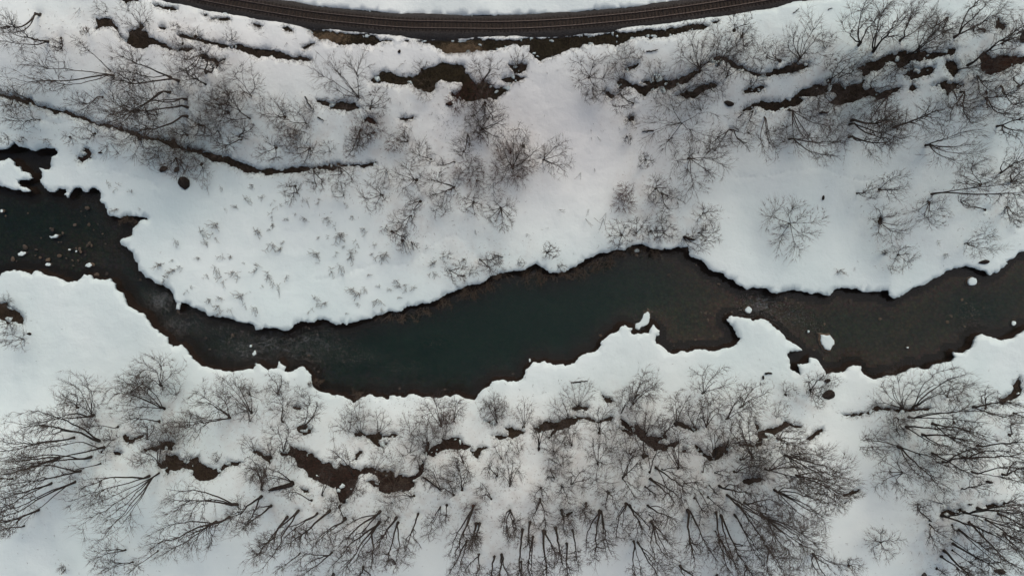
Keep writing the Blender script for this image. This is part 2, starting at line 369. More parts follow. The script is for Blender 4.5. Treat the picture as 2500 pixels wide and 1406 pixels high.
# bare ground patches: (tint key, outline)
PATCH_SRC = [
 ('brown', 'A 685 130 740 125 800 135 820 180 850 240 905 285 920 230 970 215 1000 185 1035 190 1010 215 1055 235 1065 270 1130 290 1200 330 1290 345 1385 345 1350 375 1260 355 1210 365 1130 325 1080 320 1030 350 960 340 900 305 860 265 825 210 800 190 740 190 690 215 690 170'),
 ('brown', 'A 1260 255 1350 258 1450 275 1540 305 1620 325 1700 315 1760 335; B 0 352 90 355 170 370 250 395 330 402 420 432 370 438 280 425 200 420 130 405 0 398; A 1790 390 1700 360 1600 350 1520 320 1430 300 1340 280'),
 ('brown', 'A -200 640 0 675 80 695 165 715 215 715 250 745 360 775 450 800 560 830 650 865 730 890 830 910 930 935 1010 970 1100 990 1200 1005 1280 1040 1380 1060 1450 1090 1560 1110 1690 1150 1750 1170 1810 1195; B 0 1195 60 1215 100 1205 150 1205 190 1225 230 1210 330 1190 400 1205 520 1185 620 1180 800 1175 870 1155 870 1180 790 1205 690 1190 600 1200 460 1210 380 1225 330 1235 200 1240 130 1250 90 1255 0 1235; A 1760 1235 1690 1195 1590 1160 1450 1115 1360 1090 1270 1060 1180 1035 1080 1005 1000 985 900 945 760 912 640 880 560 850 430 810 330 780 240 755 170 740 80 715 0 690 -200 655'),
 ('red', 'A 600 1055 635 1065 655 1100 650 1135 590 1165 550 1140 560 1120 600 1115 620 1100 590 1075'),
 ('brown', 'A 1085 30 1130 36 1200 48 1282 70 1240 78 1160 62 1110 48'), ('brown', 'A 1500 122 1560 130 1640 132 1650 145 1590 150 1510 140'),
 ('brown', 'A 1455 98 1480 95 1485 118 1460 120'), ('brown', 'A 1810 168 1870 182 1865 195 1815 186'), ('brown', 'A 860 0 990 -5 990 12 920 16 905 40 890 14'),
 ('brown', 'A 1130 193 1190 200 1185 210 1140 206'),
 ('brown', 'A 1430 388 1470 388 1490 415 1560 440 1610 412 1612 422 1570 445 1550 492 1540 488 1545 450 1500 440 1440 422'),
 ('verge', 'B 370 212 440 212 560 220 660 235 760 240 870 255 890 280 930 290 990 290 975 300 900 305 830 315 740 322 660 320 560 305 480 285 430 265 415 240'),
 ('verge', 'B 0 172 40 180 70 190 40 198 0 185'), ('verge', 'B 200 205 240 190 270 210 275 228 230 225'), ('verge', 'B 345 342 400 310 437 316 390 345'),
 ('verge', 'B 1170 298 1280 290 1380 285 1480 295 1560 285 1700 280 1800 285; C 0 285 130 275 300 272 440 260 560 258 700 240 820 230 950 220 1050 215 1150 205 1250 190 1340 178 1390 172 1450 185 1420 200 1350 215 1270 230 1200 250 1130 268 1060 272 960 262 880 280 850 300 740 320 640 325 580 320 500 345 430 360 350 395 290 412 190 412 150 370 155 325 60 318 0 330; B 1800 340 1740 350 1680 365 1560 375 1470 382 1400 380 1340 355 1270 325 1220 310'),
 ('verge', 'C 1455 160 1490 150 1520 150 1500 165 1470 168'), ('verge', 'B 1075 290 1110 288 1105 300 1080 300'), ('verge', 'B 1172 268 1200 268 1195 282 1175 282'),
 ('moss', 'B 835 580 870 545 920 510 975 510 1030 545 1080 555 1180 525 1200 500 1265 480 1330 450 1400 460 1450 455 1500 470 1510 520 1550 560 1590 605 1640 585 1690 605 1730 635 1820 640 1780 670 1735 715 1680 700 1590 720 1510 720 1440 690 1480 640 1490 600 1400 590 1340 570 1300 600 1285 650 1230 655 1180 640 1130 600 1040 610 960 595 880 595'),
 ('brown', 'B 1408 655 1440 678 1455 702 1420 695'),
 ('brown', 'B 445 722 520 730 600 735 720 735 735 760 770 770 720 785 640 788 560 780 490 755'),
 ('brown', 'B 1815 458 1870 472; C 50 480 100 450 140 455 135 500 90 525 50 530 30 500'),
 ('brown', 'B 1770 575 1840 545; C 0 550 60 535 130 560 90 575 50 590 0 590; B 1800 590'),
 ('brown', 'B 790 855 850 850 870 885 830 885'), ('brown', 'B 1040 845 1090 845 1145 830 1140 850 1100 865 1060 860'),
 ('brown', 'C 690 655 720 650 770 690 820 650 780 600 800 560 850 575 910 600 960 620 1000 610 950 580 1030 570 1060 555 1140 575 1230 560 1280 540 1330 500 1380 495 1380 520 1330 555 1290 590 1220 600 1160 640 1110 650 1090 620 1030 650 980 690 930 660 900 625 850 620 800 640 790 670 750 705 710 685'),
 ('brown', 'C 835 500 890 470 935 450 930 475 870 505'),
 ('brown', 'C 1200 690 1260 665 1280 640 1330 640 1380 610 1450 600 1500 610 1440 640 1380 670 1330 705 1270 700'),
 ('brown', 'C 1390 465 1440 425 1490 405 1560 405 1600 430 1640 465 1700 490 1760 515 1800 530; D 0 530 60 520 80 500 130 495 170 470 230 445 330 450 350 475 300 495 200 525 100 535 40 555 0 555; C 1800 550 1740 530 1680 505 1620 490 1580 450 1530 440 1450 450'),
 ('brown', 'C 1685 655 1730 630 1760 640 1830 610 1850 625 1770 665 1700 672'), ('brown', 'C 845 838 880 850 905 825 902 860 870 868'),
 ('brown', 'C 1680 800 1720 765 1790 740; D 0 720 60 735 130 735 180 705 240 680 300 635 380 605 440 615 500 605 570 605 600 640 640 605 700 600 740 575 720 620 760 640 850 665 920 640 1000 620 960 660 880 700 800 695 720 700 650 735 560 755 480 735 540 690 520 665 440 675 360 690 270 695 300 720 260 755 190 765 100 800 30 790 0 775; C 1800 765 1740 790'),
 ('brown', 'D 650 480 720 470 780 440 850 420 900 395 980 370 1040 355 1040 385 1100 380 1180 370 1260 375 1340 345 1390 350 1380 385 1290 405 1200 425 1100 420 1060 440 1070 490 1010 485 960 455 890 450 850 500 780 510 720 550 720 510 660 490'),
 ('brown', 'D 1015 540 1060 500 1130 495 1200 478 1245 490 1220 530 1150 545 1090 585 1060 550'),
 ('brown', 'D 1310 430 1370 430 1400 480 1410 520 1370 555 1345 520 1310 470'),
 ('rust', 'D 1555 400 1590 360 1620 390 1650 420 1700 400 1760 395 1875 400 1960 400 1960 460 1875 450 1780 480 1700 520 1640 540 1580 520 1565 460'),
 ('brown', 'D 1210 620 1290 590 1330 570 1340 610 1440 605 1410 640 1360 650 1330 685 1310 640 1270 610'),
 ('brown', 'D 1675 155 1700 125 1720 165 1755 195 1720 222 1690 195'), ('brown', 'D 1050 640 1080 602 1115 630 1080 657'), ('brown', 'D 460 570 500 560 495 600 470 600'),
 ('brown', 'E -150 800 0 820 40 825 90 860 130 885 170 940 160 975 125 970 120 955 60 960 0 935 -150 930'),
 ('brown', 'I 875 405 900 390 925 430 960 415 1030 395 1020 415 970 430 920 468 890 445'),
 ('brown', 'I 1020 495 1080 480 1120 480 1140 450 1190 440 1255 460 1235 480 1240 510 1180 512 1140 495 1110 510 1030 512'),
 ('brown', 'I 805 515 840 515 870 530 860 548 820 540'),
 ('brown', 'I 1135 600 1180 575 1185 535 1220 550 1265 545 1290 575 1340 580 1360 560 1415 555 1425 590 1480 625 1520 645 1580 640 1600 605 1660 590 1720 590 1745 590 1700 615 1620 630 1560 680 1500 720 1420 725 1380 690 1365 645 1290 650 1210 650 1200 685 1185 640 1140 635'),
 ('brown', 'I 1808 520; J 0 515 50 525 110 550 115 605 80 580 40 545 0 535'),
 ('red', 'J 180 530 240 530 250 490 265 480 340 505 420 530 470 575 540 590 570 630 600 640 620 600 740 640 790 630 840 625 870 650 940 650 990 660 1010 700 1060 680 1100 700 1150 685 1190 620 1200 570 1212 590 1200 680 1150 720 1140 770 1080 800 970 820 900 800 860 770 800 735 860 720 900 735 870 690 820 665 760 680 740 720 720 780 680 850 640 890 610 875 600 830 580 770 490 750 430 720 380 670 320 630 280 560 230 550 190 545'),
 ('brown', 'J 715 385 760 380 800 400 870 395 920 405 985 385 1030 395 1010 415 930 415 890 430 900 465 980 440 920 485 870 470 840 440 800 415 740 405'),
 ('red', 'J 1210 520 1260 495 1340 450 1400 420 1470 415 1490 450 1500 465 1555 475 1540 492 1420 500 1330 515 1300 545 1240 545'),
 ('brown', 'J 1545 500 1600 490 1660 480 1675 490 1620 520 1600 570 1570 545'), ('brown', 'J 305 345 340 325 400 355 410 385 360 400 320 380'),
 ('brown', 'J 1640 290 1700 302 1735 330 1700 328'), ('brown', 'J 1790 345; K 0 350 50 360 130 375 110 395 60 420 0 410; J 1810 415 1770 430 1700 405 1760 400 1820 400 1820 370'),
 ('brown', 'J 320 768 350 783 388 790 392 812 340 792'), ('brown', 'J 272 193 342 198 332 222 285 212'), ('brown', 'J 703 585 757 508 777 513 735 577'),
 ('brown', 'K 185 345 240 320 330 315 400 285 470 265 530 270 600 285 660 290 730 265 755 265 690 300 620 305 540 280 480 320 440 345 360 365 300 425 285 420 330 355 270 365 220 385'),
 ('red', 'K 805 270 840 300 870 335 905 340 905 305 940 340 980 370 1000 410 1060 410 1140 405 1140 430 1090 440 1100 460 1160 460 1230 440 1230 460 1160 480 1130 510 1080 505 1020 480 960 440 920 410 880 375 840 350'),
 ('brown', 'K 1340 460 1380 500 1420 540 1465 555 1470 500 1500 480 1550 480 1570 430 1580 470 1590 500 1540 540 1480 580 1420 560 1390 540'),
 ('brown', 'K 1600 455 1680 465 1750 470 1795 430 1790 370 1760 310 1790 320 1810 360; L 0 370 60 350 130 325 180 300 220 325 290 345 230 345 170 345 120 380 60 420 0 420; K 1825 430 1812 475 1750 485 1660 480'),
 ('brown', 'K 1680 720 1740 710 1815 705 1810 730 1750 745 1690 745'), ('brown', 'K 455 210 500 190 560 195 580 215 500 225'),
 ('brown', 'K 665 88 695 130 745 148 762 162 710 168 680 132'), ('brown', 'K 775 340 830 353 897 398 880 406 828 376'),
 ('brown', 'K 1245 510 1300 472 1285 502 1250 526'), ('brown', 'K 1195 318 1280 328 1372 352 1330 382 1270 357'),
 ('brown', 'L 580 255 660 240 750 245 790 210 830 185 900 200 960 215 1060 210 1160 205 1215 200 1200 220 1100 230 1020 245 900 225 830 228 770 252 690 258 620 260'),
 ('brown', 'L 312 430 350 403 432 352 437 366 390 402 340 437'), ('brown', 'L 578 830 640 798 702 788 692 807 640 828 600 842'), ('brown', 'L 583 886 615 863 602 892'),
 ('brown', 'L 1285 950 1340 930 1430 920 1440 945 1390 972 1300 978'), ('brown', 'L 1600 900 1660 885 1750 895 1690 912 1610 917'),
 ('brown', 'L 1700 150 1760 120 1800 70 1820 10 1840 -20 1868 70 1840 120 1770 150 1720 188'),
 ('brown', 'H 835 210 858 195 862 235 830 245'), ('brown', 'K 960 545 1000 530 1012 548 975 568'),
]
TINT = {'brown': (0.066, 0.048, 0.034), 'verge': (0.050, 0.043, 0.025), 'moss': (0.058, 0.046, 0.024), 'red': (0.046, 0.033, 0.026), 'rust': (0.085, 0.045, 0.028)}

def rough(pts, amp, seg, rng):
    """closed outline in metres -> subdivided with random midpoint offsets"""
    pts = [np.array(p) for p in pts]
    out = []
    def split(a, b):
        d = b - a; L = math.hypot(*d)
        if L < seg:
            out.append(a); return
        m = (a + b) / 2 + np.array((-d[1], d[0])) * rng.normal() * amp * (1.5 if L < 0.6 else min(1, 1.2 / L ** 0.55))
        split(a, m); split(m, b)
    for i in range(len(pts)):
        split(pts[i], pts[(i + 1) % len(pts)])
    return out

def world2(pts, dz=0.25):
    return [np.array(ground(u, v, dz)[:2]) for u, v in pts]

prng = np.random.default_rng(3)
river_poly = rough(world2(RIVER), 0.085, 0.14, prng)
# push far ends of the river well beyond the frame
patch_polys = []
for key, spec in PATCH_SRC:
    pts = world2(P(spec))
    patch_polys.append((key, rough(pts, 0.10, 0.13, prng)))

# railway centre line (photograph pixels on the rail bed)
RAIL_PX = [(-420, -250), (-150, -172), (100, -104), (380, -29), (520, 1), (620, 19), (791, 44.5), (961, 60), (1100, 65), (1240, 65), (1411, 56.5), (1581, 40), (1735, 19), (1880, -5), (2050, -36), (2250, -76), (2500, -128), (2900, -215)]
def catmull(pts, n):
    pts = [np.array(p, float) for p in pts]
    out = []
    for i in range(1, len(pts) - 2):
        p0, p1, p2, p3 = pts[i - 1:i + 3]
        for t in np.linspace(0, 1, n, endpoint=False):
            out.append(0.5 * (2 * p1 + (p2 - p0) * t + (2 * p0 - 5 * p1 + 4 * p2 - p3) * t * t + (3 * p1 - p0 - 3 * p2 + p3) * t ** 3))
    out.append(pts[-2])
    return np.array(out)
rail_line = catmull([ground(u, v)[:2] for u, v in RAIL_PX], 40)
for _ in range(60):
    rail_line[1:-1] = (rail_line[:-2] + 2 * rail_line[1:-1] + rail_line[2:]) / 4
d = np.r_[0, np.cumsum(np.hypot(*np.diff(rail_line, axis=0).T))]
RL = d[-1]
ss = np.arange(0, RL, 0.6)
rail_line = np.stack([np.interp(ss, d, rail_line[:, 0]), np.interp(ss, d, rail_line[:, 1])], 1)
rt = np.gradient(rail_line, axis=0); rt /= np.hypot(*rt.T)[:, None]
rn = np.stack([-rt[:, 1], rt[:, 0]], 1)
rail_z = terrain(rail_line[:, 0], rail_line[:, 1])
kern = np.ones(25) / 25
rail_z = np.convolve(np.pad(rail_z, 12, mode='edge'), kern, 'valid') + 0.12
wob = np.convolve(prng.normal(size=len(ss) + 8), np.ones(9) / 9, 'valid')
wob2 = np.convolve(prng.normal(size=len(ss) + 8), np.ones(9) / 9, 'valid')
up = rail_line + rn * (1.62 + 0.22 * wob)[:, None]
lo = rail_line - rn * (1.60 + 0.25 * wob2)[:, None]
rail_hole = rough(list(up) + list(lo[::-1]), 0.08, 0.35, prng)

# ------------------------------------------------------------------ plants read from the photograph
# tile kind base-x base-y crown-x crown-y crown-width stems
TREES = """
A T 285 105 10 180 180 2|A T 345 297 100 275 220 2|A M 435 270 385 345 110 1|A T 815 540 250 520 340 3|A P 790 510 500 260 110 1|A M 735 697 500 765 200 3|A T 1225 555 890 440 260 2
A T 1280 578 830 560 190 1|A T 1215 660 760 780 320 2|A T 1335 712 980 690 260 2|A T 1345 768 900 775 200 1|A T 1340 830 940 910 220 1|A M 965 805 800 850 170 2|A M 1470 605 1290 490 220 1
A M 1450 400 1230 470 220 3|A M 1800 690 1720 560 300 3|A M 1790 850 1570 740 260 2|A M 1630 800 1500 800 220 2|A M 1010 190 950 110 240 5|A B 760 90 690 45 120 3|A B 1265 180 1240 200 90 5
A B 605 190 598 235 80 3|A M 285 860 60 830 210 2|A M 680 960 590 945 160 3|A B 500 980 490 1000 110 6|A M 215 715 20 670 170 3|A M 1730 1000 1530 1055 190 1|A M 1560 940 1490 960 160 2
A B 1650 290 1655 240 130 7|A B 1400 262 1405 230 110 6|A U 1240 1010 1180 1080 330 9|A B 1000 985 930 1040 290 6|A U 1350 1070 1300 1150 290 7|A U 1130 990 1180 900 230 6|A M 1340 965 1240 950 150 2
A B 50 980 30 1010 90 4|A B 145 985 150 1010 70 4|A B 1545 450 1600 475 120 3|A M 1420 890 1340 930 200 3|A M 100 690 40 740 220 3|A M 1640 740 1540 690 220 2|A T 1470 520 1420 420 230 2
A B 1300 320 1250 280 120 4|A B 780 1010 800 1060 200 4|A M 1060 820 1110 810 120 2|A M 1260 1130 1230 1200 220 4|A B 1440 1180 1420 1260 180 5|A M 1710 980 1740 900 200 3
B M 750 700 560 500 430 5|B R 830 780 880 720 230 7|B D 790 870 810 950 240 12|B M 760 930 690 1090 170 2|B M 380 885 230 860 270 3|B M 220 840 100 770 240 3|B M 160 1060 90 1085 200 3
B M 400 1060 330 1090 230 4|B D 230 970 230 960 160 8|B D 1010 1020 990 1040 140 8|B M 1270 1140 1150 1080 200 2|B P 1440 1160 1300 1165 70 1|B R 1625 930 1700 880 300 8|B D 1600 950 1620 960 130 8
B M 1530 960 1480 1080 180 2|B D 1560 1230 1550 1240 240 12|B R 1160 1290 1090 1270 250 7|B M 1435 1340 1310 1340 300 5|B R 920 1395 840 1400 230 7|B M 1640 590 1650 480 240 4|B D 1590 660 1600 690 260 12
B U 1220 640 1200 640 180 7|B B 1200 500 1195 465 120 6|B M 610 1190 620 1290 210 3|B M 430 1220 450 1300 180 3|B B 1080 920 1080 965 120 4|B D 1830 1220 1850 1140 330 12|B M 1850 1210 1880 1060 330 4
B M 1100 1010 1050 985 110 2|B B 420 790 380 760 130 5|B M 860 950 740 980 160 2|B M 300 1330 250 1380 160 3|B D 1460 690 1440 760 160 7|B B 540 1080 500 1050 140 3|B M 1650 740 1650 800 260 5
C R 580 560 590 520 310 7|C B 600 620 600 690 140 5|C M 250 1145 370 1110 290 5|C B 80 480 75 390 160 7|C M 1370 490 1400 320 440 9|C M 1680 240 1710 300 180 3|C M 1615 220 1690 110 190 3
C B 950 420 920 385 130 6|C R 1240 890 1210 860 540 5|C M 1580 930 1460 1070 190 2|C M 1600 930 1710 990 210 3|C R 1290 1135 1390 1200 430 7|C R 985 1145 985 1155 130 7|C B 860 975 860 1005 85 6
C M 900 745 790 690 210 2|C B 880 840 880 875 120 6|C B 820 580 790 480 200 6|C B 1060 570 1050 470 210 6|C U 1280 690 1290 700 270 8|C M 1450 600 1480 620 240 4|C M 1730 640 1800 480 170 4
C D 840 1380 830 1370 140 9|C R 1060 1350 1075 1335 190 5|C B 1110 600 1090 660 220 5|C M 1560 560 1640 420 240 4|C B 1760 800 1700 860 200 4|C M 1500 470 1580 280 260 4|C B 700 640 640 700 160 5
D M 260 440 340 220 380 9|D T 690 330 740 110 310 4|D T 800 370 950 110 360 3|D T 990 290 1160 100 270 2|D T 1060 390 1330 240 260 3|D T 1375 270 1650 50 340 4|D T 1470 470 1875 230 220 2
D M 1590 230 1530 150 170 3|D M 480 580 640 430 190 3|D P 550 560 720 470 130 1|D B 480 500 500 440 130 5|D M 200 790 430 960 440 6|D M 20 830 90 1080 220 3|D T 195 995 500 1000 320 3
D T 640 860 910 850 190 1|D T 625 890 970 945 240 2|D T 620 980 870 1020 250 2|D T 950 910 1240 820 260 2|D M 890 690 870 900 280 3|D T 1170 1040 1440 1020 440 7|D T 1610 700 1770 750 250 3
D T 1715 610 1890 700 190 2|D T 1680 905 1890 900 280 3|D T 1705 1240 1870 1150 220 2|D M 680 1385 830 1370 130 2|D M 840 1355 990 1310 230 3|D T 1210 1390 1900 1345 300 3|D M 1340 620 1450 710 230 3
D M 1540 540 1690 630 250 3|D M 1400 500 1710 430 170 2|D B 1690 190 1720 100 180 5|D B 840 700 720 770 280 6|D M 1720 310 1840 250 160 2|D U 1650 470 1820 430 240 8|D M 130 440 70 350 180 3
D M 1320 130 1260 250 220 3|D M 780 640 900 600 260 4|D B 1000 460 900 520 200 5|D M 420 640 520 720 260 4|D T 1830 620 1900 560 220 2|D M 1120 370 1260 160 260 3|D B 560 640 620 560 180 5
D T 1420 660 1520 780 240 3|D T 1790 1300 1880 1240 220 3|D M 1560 1330 1500 1240 280 4|D T 1860 280 1960 120 240 2|D B 330 850 380 790 190 4
E M 170 1080 50 1070 190 4|E B 40 830 30 800 120 5|E B 60 960 40 1010 130 4
F M 1125 195 1050 235 200 4|F M 1190 90 1120 120 140 2|F R 1570 100 1560 115 190 9|F R 1765 140 1765 200 270 10|F M 985 310 1060 345 150 2|F B 1065 370 1075 440 120 4|F B 1130 385 1150 425 90 4
F M 1400 585 1480 610 180 3|F B 1350 495 1385 485 110 7|F B 1545 605 1580 590 100 6|F M 1615 510 1740 560 190 2|F B 1690 510 1740 520 120 4|F B 640 60 600 10 120 4
G D 800 80 850 110 180 11|G B 1050 100 1050 60 140 8|G M 1100 35 1190 100 200 3|G R 815 335 800 330 230 9|G M 920 320 950 250 190 4|G M 1020 305 1060 320 130 3|G R 1110 320 1130 300 200 7
G M 1395 180 1440 200 190 4|G M 1360 320 1480 320 180 4|G M 1260 355 1390 390 190 4|G R 280 460 310 450 140 8|G B 365 550 400 575 90 5|G B 85 530 100 540 80 4|G B 1100 215 1115 200 140 6
H R 190 250 225 270 420 8|H M 845 240 960 280 290 5|H M 1190 95 1225 190 250 5|H M 970 475 1040 500 190 4|H B 900 460 880 455 60 5|H M 1450 395 1650 395 240 6|H P 1600 155 1440 70 120 2|H M 1750 130 1850 210 160 3
H B 930 555 940 590 70 3|H B 1820 260 1840 240 90 4
I M 675 255 520 50 330 5|I M 1180 210 840 80 350 6|I M 1640 265 1430 120 320 4|I M 1800 240 1630 60 310 4|I T 1650 275 1290 350 240 2|I P 845 340 550 345 160 1|I P 1140 298 870 300 130 1
I T 715 445 200 330 220 2|I T 535 415 20 490 240 2|I T 745 485 240 560 280 2|I T 655 555 140 630 240 2|I T 580 655 90 740 260 2|I P 720 600 400 700 150 1|I T 540 730 0 970 280 3
I T 370 740 -30 900 220 2|I T 280 930 -60 1060 200 2|I M 175 1045 -40 1090 140 1|I T 90 710 -70 730 140 1|I T 1140 665 740 1000 420 6|I T 1070 690 610 830 240 2|I T 1700 895 1280 900 300 3
I T 1550 1015 1140 1190 270 3|I T 1640 980 1390 1150 270 2|I M 900 1220 650 1290 200 2|I M 950 1305 690 1395 150 2|I P 1130 1225 900 1390 130 1|I B 1255 115 1210 50 160 5|I B 1780 115 1740 50 120 4
I M 1155 45 1090 -80 320 6|I M 1060 430 1000 350 160 3|I M 1130 610 1080 480 240 4|I B 1000 605 960 560 130 5|I M 1790 300 1750 200 170 3|I M 1875 745 1780 620 180 3|I T 1870 835 1690 1000 260 2
I T 660 262 320 300 200 2|I M 930 100 960 10 220 3|I B 1320 610 1340 560 160 5|I B 1530 600 1545 545 80 4|I M 560 200 480 130 180 3|I T 430 560 60 640 220 2|I B 440 1385 440 1340 70 4
J M 205 300 190 130 240 4|J M 365 340 400 170 220 3|J M 210 520 190 380 260 5|J B 680 385 640 280 210 6|J B 890 390 920 290 200 7|J B 760 390 730 290 170 5|J M 1340 340 1280 190 280 5
J D 1370 320 1370 270 130 9|J M 1430 300 1450 190 180 3|J B 1240 500 1180 350 240 8|J M 1740 310 1680 190 190 3|J M 720 690 560 500 170 2|J B 860 660 950 560 260 8|J U 1000 770 990 700 270 8
J P 490 830 510 660 130 2|J M 1340 785 1220 690 150 2|J M 1490 790 1450 640 200 3|J M 1425 825 1370 760 140 2|J M 1740 690 1690 630 150 2|J B 1780 585 1760 470 180 8|J M 1830 760 1840 620 190 5
J M 1700 855 1610 800 130 2|J M 280 735 20 680 210 3|J P 415 865 200 790 140 1|J T 125 900 -60 1020 170 2|J T 320 935 40 1260 210 2|J T 240 980 60 1200 190 1|J T 455 955 220 1130 170 2
J T 545 935 300 1150 190 1|J T 650 1000 470 1180 180 2|J T 905 940 650 1150 260 3|J T 900 1020 640 1310 260 3|J T 850 1080 830 1300 160 1|J T 1020 985 900 1170 150 1|J T 1030 1020 960 1290 180 2
J T 1175 960 1090 1240 170 2|J P 965 985 920 1050 90 1|J M 1145 830 950 850 250 4|J M 1335 910 1250 1110 180 3|J P 1380 900 1360 1020 110 1|J T 1570 900 1480 1200 220 3|J D 1555 925 1560 950 150 7
J T 1590 1030 1560 1200 150 1|J T 1615 1030 1590 1150 110 1|J T 1525 1150 1450 1380 170 2|J T 1610 1250 1570 1400 150 2|J T 1830 935 1840 1060 180 2|J T 1770 1250 1780 1430 160 3|J T 1720 1265 1690 1430 110 1
J T 560 1235 350 1350 210 3|J P 330 1240 140 1395 90 1|J T 570 1390 500 1490 150 2|J T 780 1340 760 1450 160 2|J M 1010 1320 960 1300 60 1|J P 655 1000 520 850 140 1|J M 640 870 760 760 150 2|J B 120 560 60 480 140 5
J M 60 790 20 620 160 3|J B 350 130 330 70 120 4|J M 180 110 140 20 180 4|J M 1500 600 1440 540 150 3
K B 500 205 520 60 280 9|K B 120 340 110 190 200 7|K B 430 285 370 170 220 6|K M 650 380 680 270 240 5|K M 220 490 230 320 160 3|K M 460 480 430 360 200 4|K B 335 535 310 450 170 6
K B 390 630 370 560 180 6|K B 80 535 60 470 150 5|K M 640 600 660 500 250 5|K M 330 700 300 680 110 2|K M 895 180 990 60 250 5|K M 910 130 1030 10 240 4|K M 810 240 850 120 200 4
K M 1200 320 1240 130 220 4|K M 1390 100 1480 10 300 7|K M 1420 340 1480 190 270 5|K M 1560 285 1730 160 270 4|K M 1330 350 1370 220 230 4|K M 970 550 980 330 230 3|K B 980 410 1010 250 270 9
K P 1015 660 1060 480 190 2|K M 1215 640 1210 430 250 5|K M 1480 560 1520 420 270 5|K B 1560 500 1640 370 270 8|K M 820 700 900 560 240 4|K M 820 710 950 840 160 3|K T 1060 630 1220 800 190 2
K M 1100 640 1290 680 170 2|K M 1260 740 1400 790 160 2|K T 1020 710 1200 860 200 2|K M 980 765 1080 820 140 2|K M 450 745 530 720 210 4|K M 385 765 410 860 170 3|K M 235 770 240 860 180 4
K T 230 855 230 1020 200 3|K M 720 810 740 890 210 3|K T 560 885 570 980 160 2|K T 655 935 610 1250 160 2|K T 665 940 720 1200 140 2|K T 850 890 820 1080 180 3|K T 870 900 990 1080 240 3
K T 1000 900 1160 1020 210 2|K P 1010 965 1090 1050 120 1|K T 1025 1015 1150 1260 280 4|K T 1285 930 1330 1260 140 1|K T 1300 940 1450 1240 180 2|K P 1335 845 1430 980 100 1|K P 1380 815 1480 960 120 1
K P 1430 840 1570 950 100 1|K P 1440 755 1520 840 100 1|K T 1510 760 1720 850 210 2|K T 1565 825 1850 1050 310 3|K T 1690 880 1910 970 290 3|K T 1640 890 1860 1130 240 2|K T 1620 965 1860 1270 240 2
K T 1490 945 1560 1250 190 1|K T 1525 970 1680 1310 210 2|K P 1485 1085 1530 1150 80 1|K T 1520 1145 1640 1400 220 3|K T 105 1070 75 1430 130 1|K T 160 1020 155 1180 110 1|K T 180 1120 175 1410 180 2
K T 255 1080 260 1410 160 1|K T 265 1085 330 1270 120 1|K T 340 1060 385 1290 160 1|K T 420 1170 440 1430 140 1|K T 385 935 420 1060 160 2|K T 460 1075 490 1290 120 1|K T 95 1300 95 1470 100 1
K T 15 935 25 1090 130 2|K T 900 1155 930 1430 150 2|K T 925 1160 1130 1430 260 3|K T 1230 1330 1330 1470 170 3|K M 1480 665 1600 710 140 2|K P 1390 660 1440 600 90 1|K M 1620 660 1800 640 260 5
K M 1660 570 1850 530 240 4|K B 875 530 890 505 80 5|K M 1750 560 1700 330 280 4|K M 1660 200 1800 90 260 4|K M 1120 400 1180 320 190 4|K B 1750 690 1850 600 240 6|K T 1700 1330 1780 1470 200 2|K T 1500 1400 1540 1480 140 2
L T 165 540 440 680 420 7 d|L T 240 685 550 790 320 5 d|L T 20 640 310 640 330 5 d|L T 90 790 340 930 400 7 d|L T -10 960 280 1180 360 6 d|L T 365 1245 510 1390 270 4|L M 620 1330 695 1345 150 5
L R 840 1160 880 1180 250 5|L T 980 480 1280 680 320 3|L M 975 475 750 460 200 2|L R 1000 660 960 700 340 6|L M 1000 210 1000 70 400 10|L T 1080 205 1390 40 320 5|L T 1030 340 1340 420 240 2
L M 960 270 1010 370 170 4|L T 1145 395 1490 490 260 2|L T 1215 525 1500 640 190 2|L T 1220 315 1570 450 250 2|L T 1040 270 1520 255 260 3|L T 1440 560 1860 590 240 2|L T 1540 475 1890 470 180 1
L T 1720 680 1910 650 180 2|L M 1430 780 1630 770 160 1|L M 1200 1035 1310 1170 190 2|L M 1200 1010 1120 890 130 1|L T 1290 970 1650 1110 260 2|L T 1440 950 1890 1010 270 3|L T 1540 920 1910 960 220 2
L T 1480 1020 1870 1310 260 2|L P 1360 1040 1410 1110 100 1|L T 1410 1075 1710 1270 220 2|L P 1350 1135 1560 1280 150 1|L T 1365 1170 1690 1360 180 1|L T 1300 1220 1550 1430 200 1|L T 1280 1265 1470 1400 140 1
L P 1250 1350 1330 1400 80 1|L P 1360 1220 1610 1400 140 1|L T 1165 1390 1200 1450 90 1|L T 1800 240 1970 280 140 2|L M 1770 395 1840 300 120 1|L T 1510 200 1810 230 220 2|L B 170 110 215 60 140 5
L M 340 75 430 20 190 3|L M 350 85 420 150 150 3|L B 470 20 510 0 160 5|L M 1730 880 1910 900 160 2|L T 1730 1100 1880 1200 170 2|L M 1330 130 1400 60 200 4|L T 30 1190 140 1390 300 5 d|L T 1600 1000 1880 1130 220 2
L T 1690 960 1900 1090 220 2|L T 1500 660 1880 700 200 2|L B 1300 890 1290 840 200 4|L T 110 420 220 450 260 5 d|L M 1600 210 1660 110 170 4|L T 1290 590 1560 560 190 2
"""
BANK = """
F 990 905 990 950 160|F 1090 905 1100 955 120|F 1220 855 1230 915 160|F 1370 790 1370 855 130|F 1500 722 1510 795 160|F 1580 710 1580 785 140|F 1690 672 1690 735 110|F 1790 615 1775 650 110
G 200 570 200 680 210|G 410 602 420 645 100|G 510 560 520 635 140|G 640 510 640 595 150|G 720 482 720 560 110|G 800 455 790 492 90|G 1050 440 1050 500 110|G 930 425 920 465 90|G 300 620 290 660 110|E 930 205 930 260 130|J 430 60 440 20 110|J 740 150 735 100 90
"""
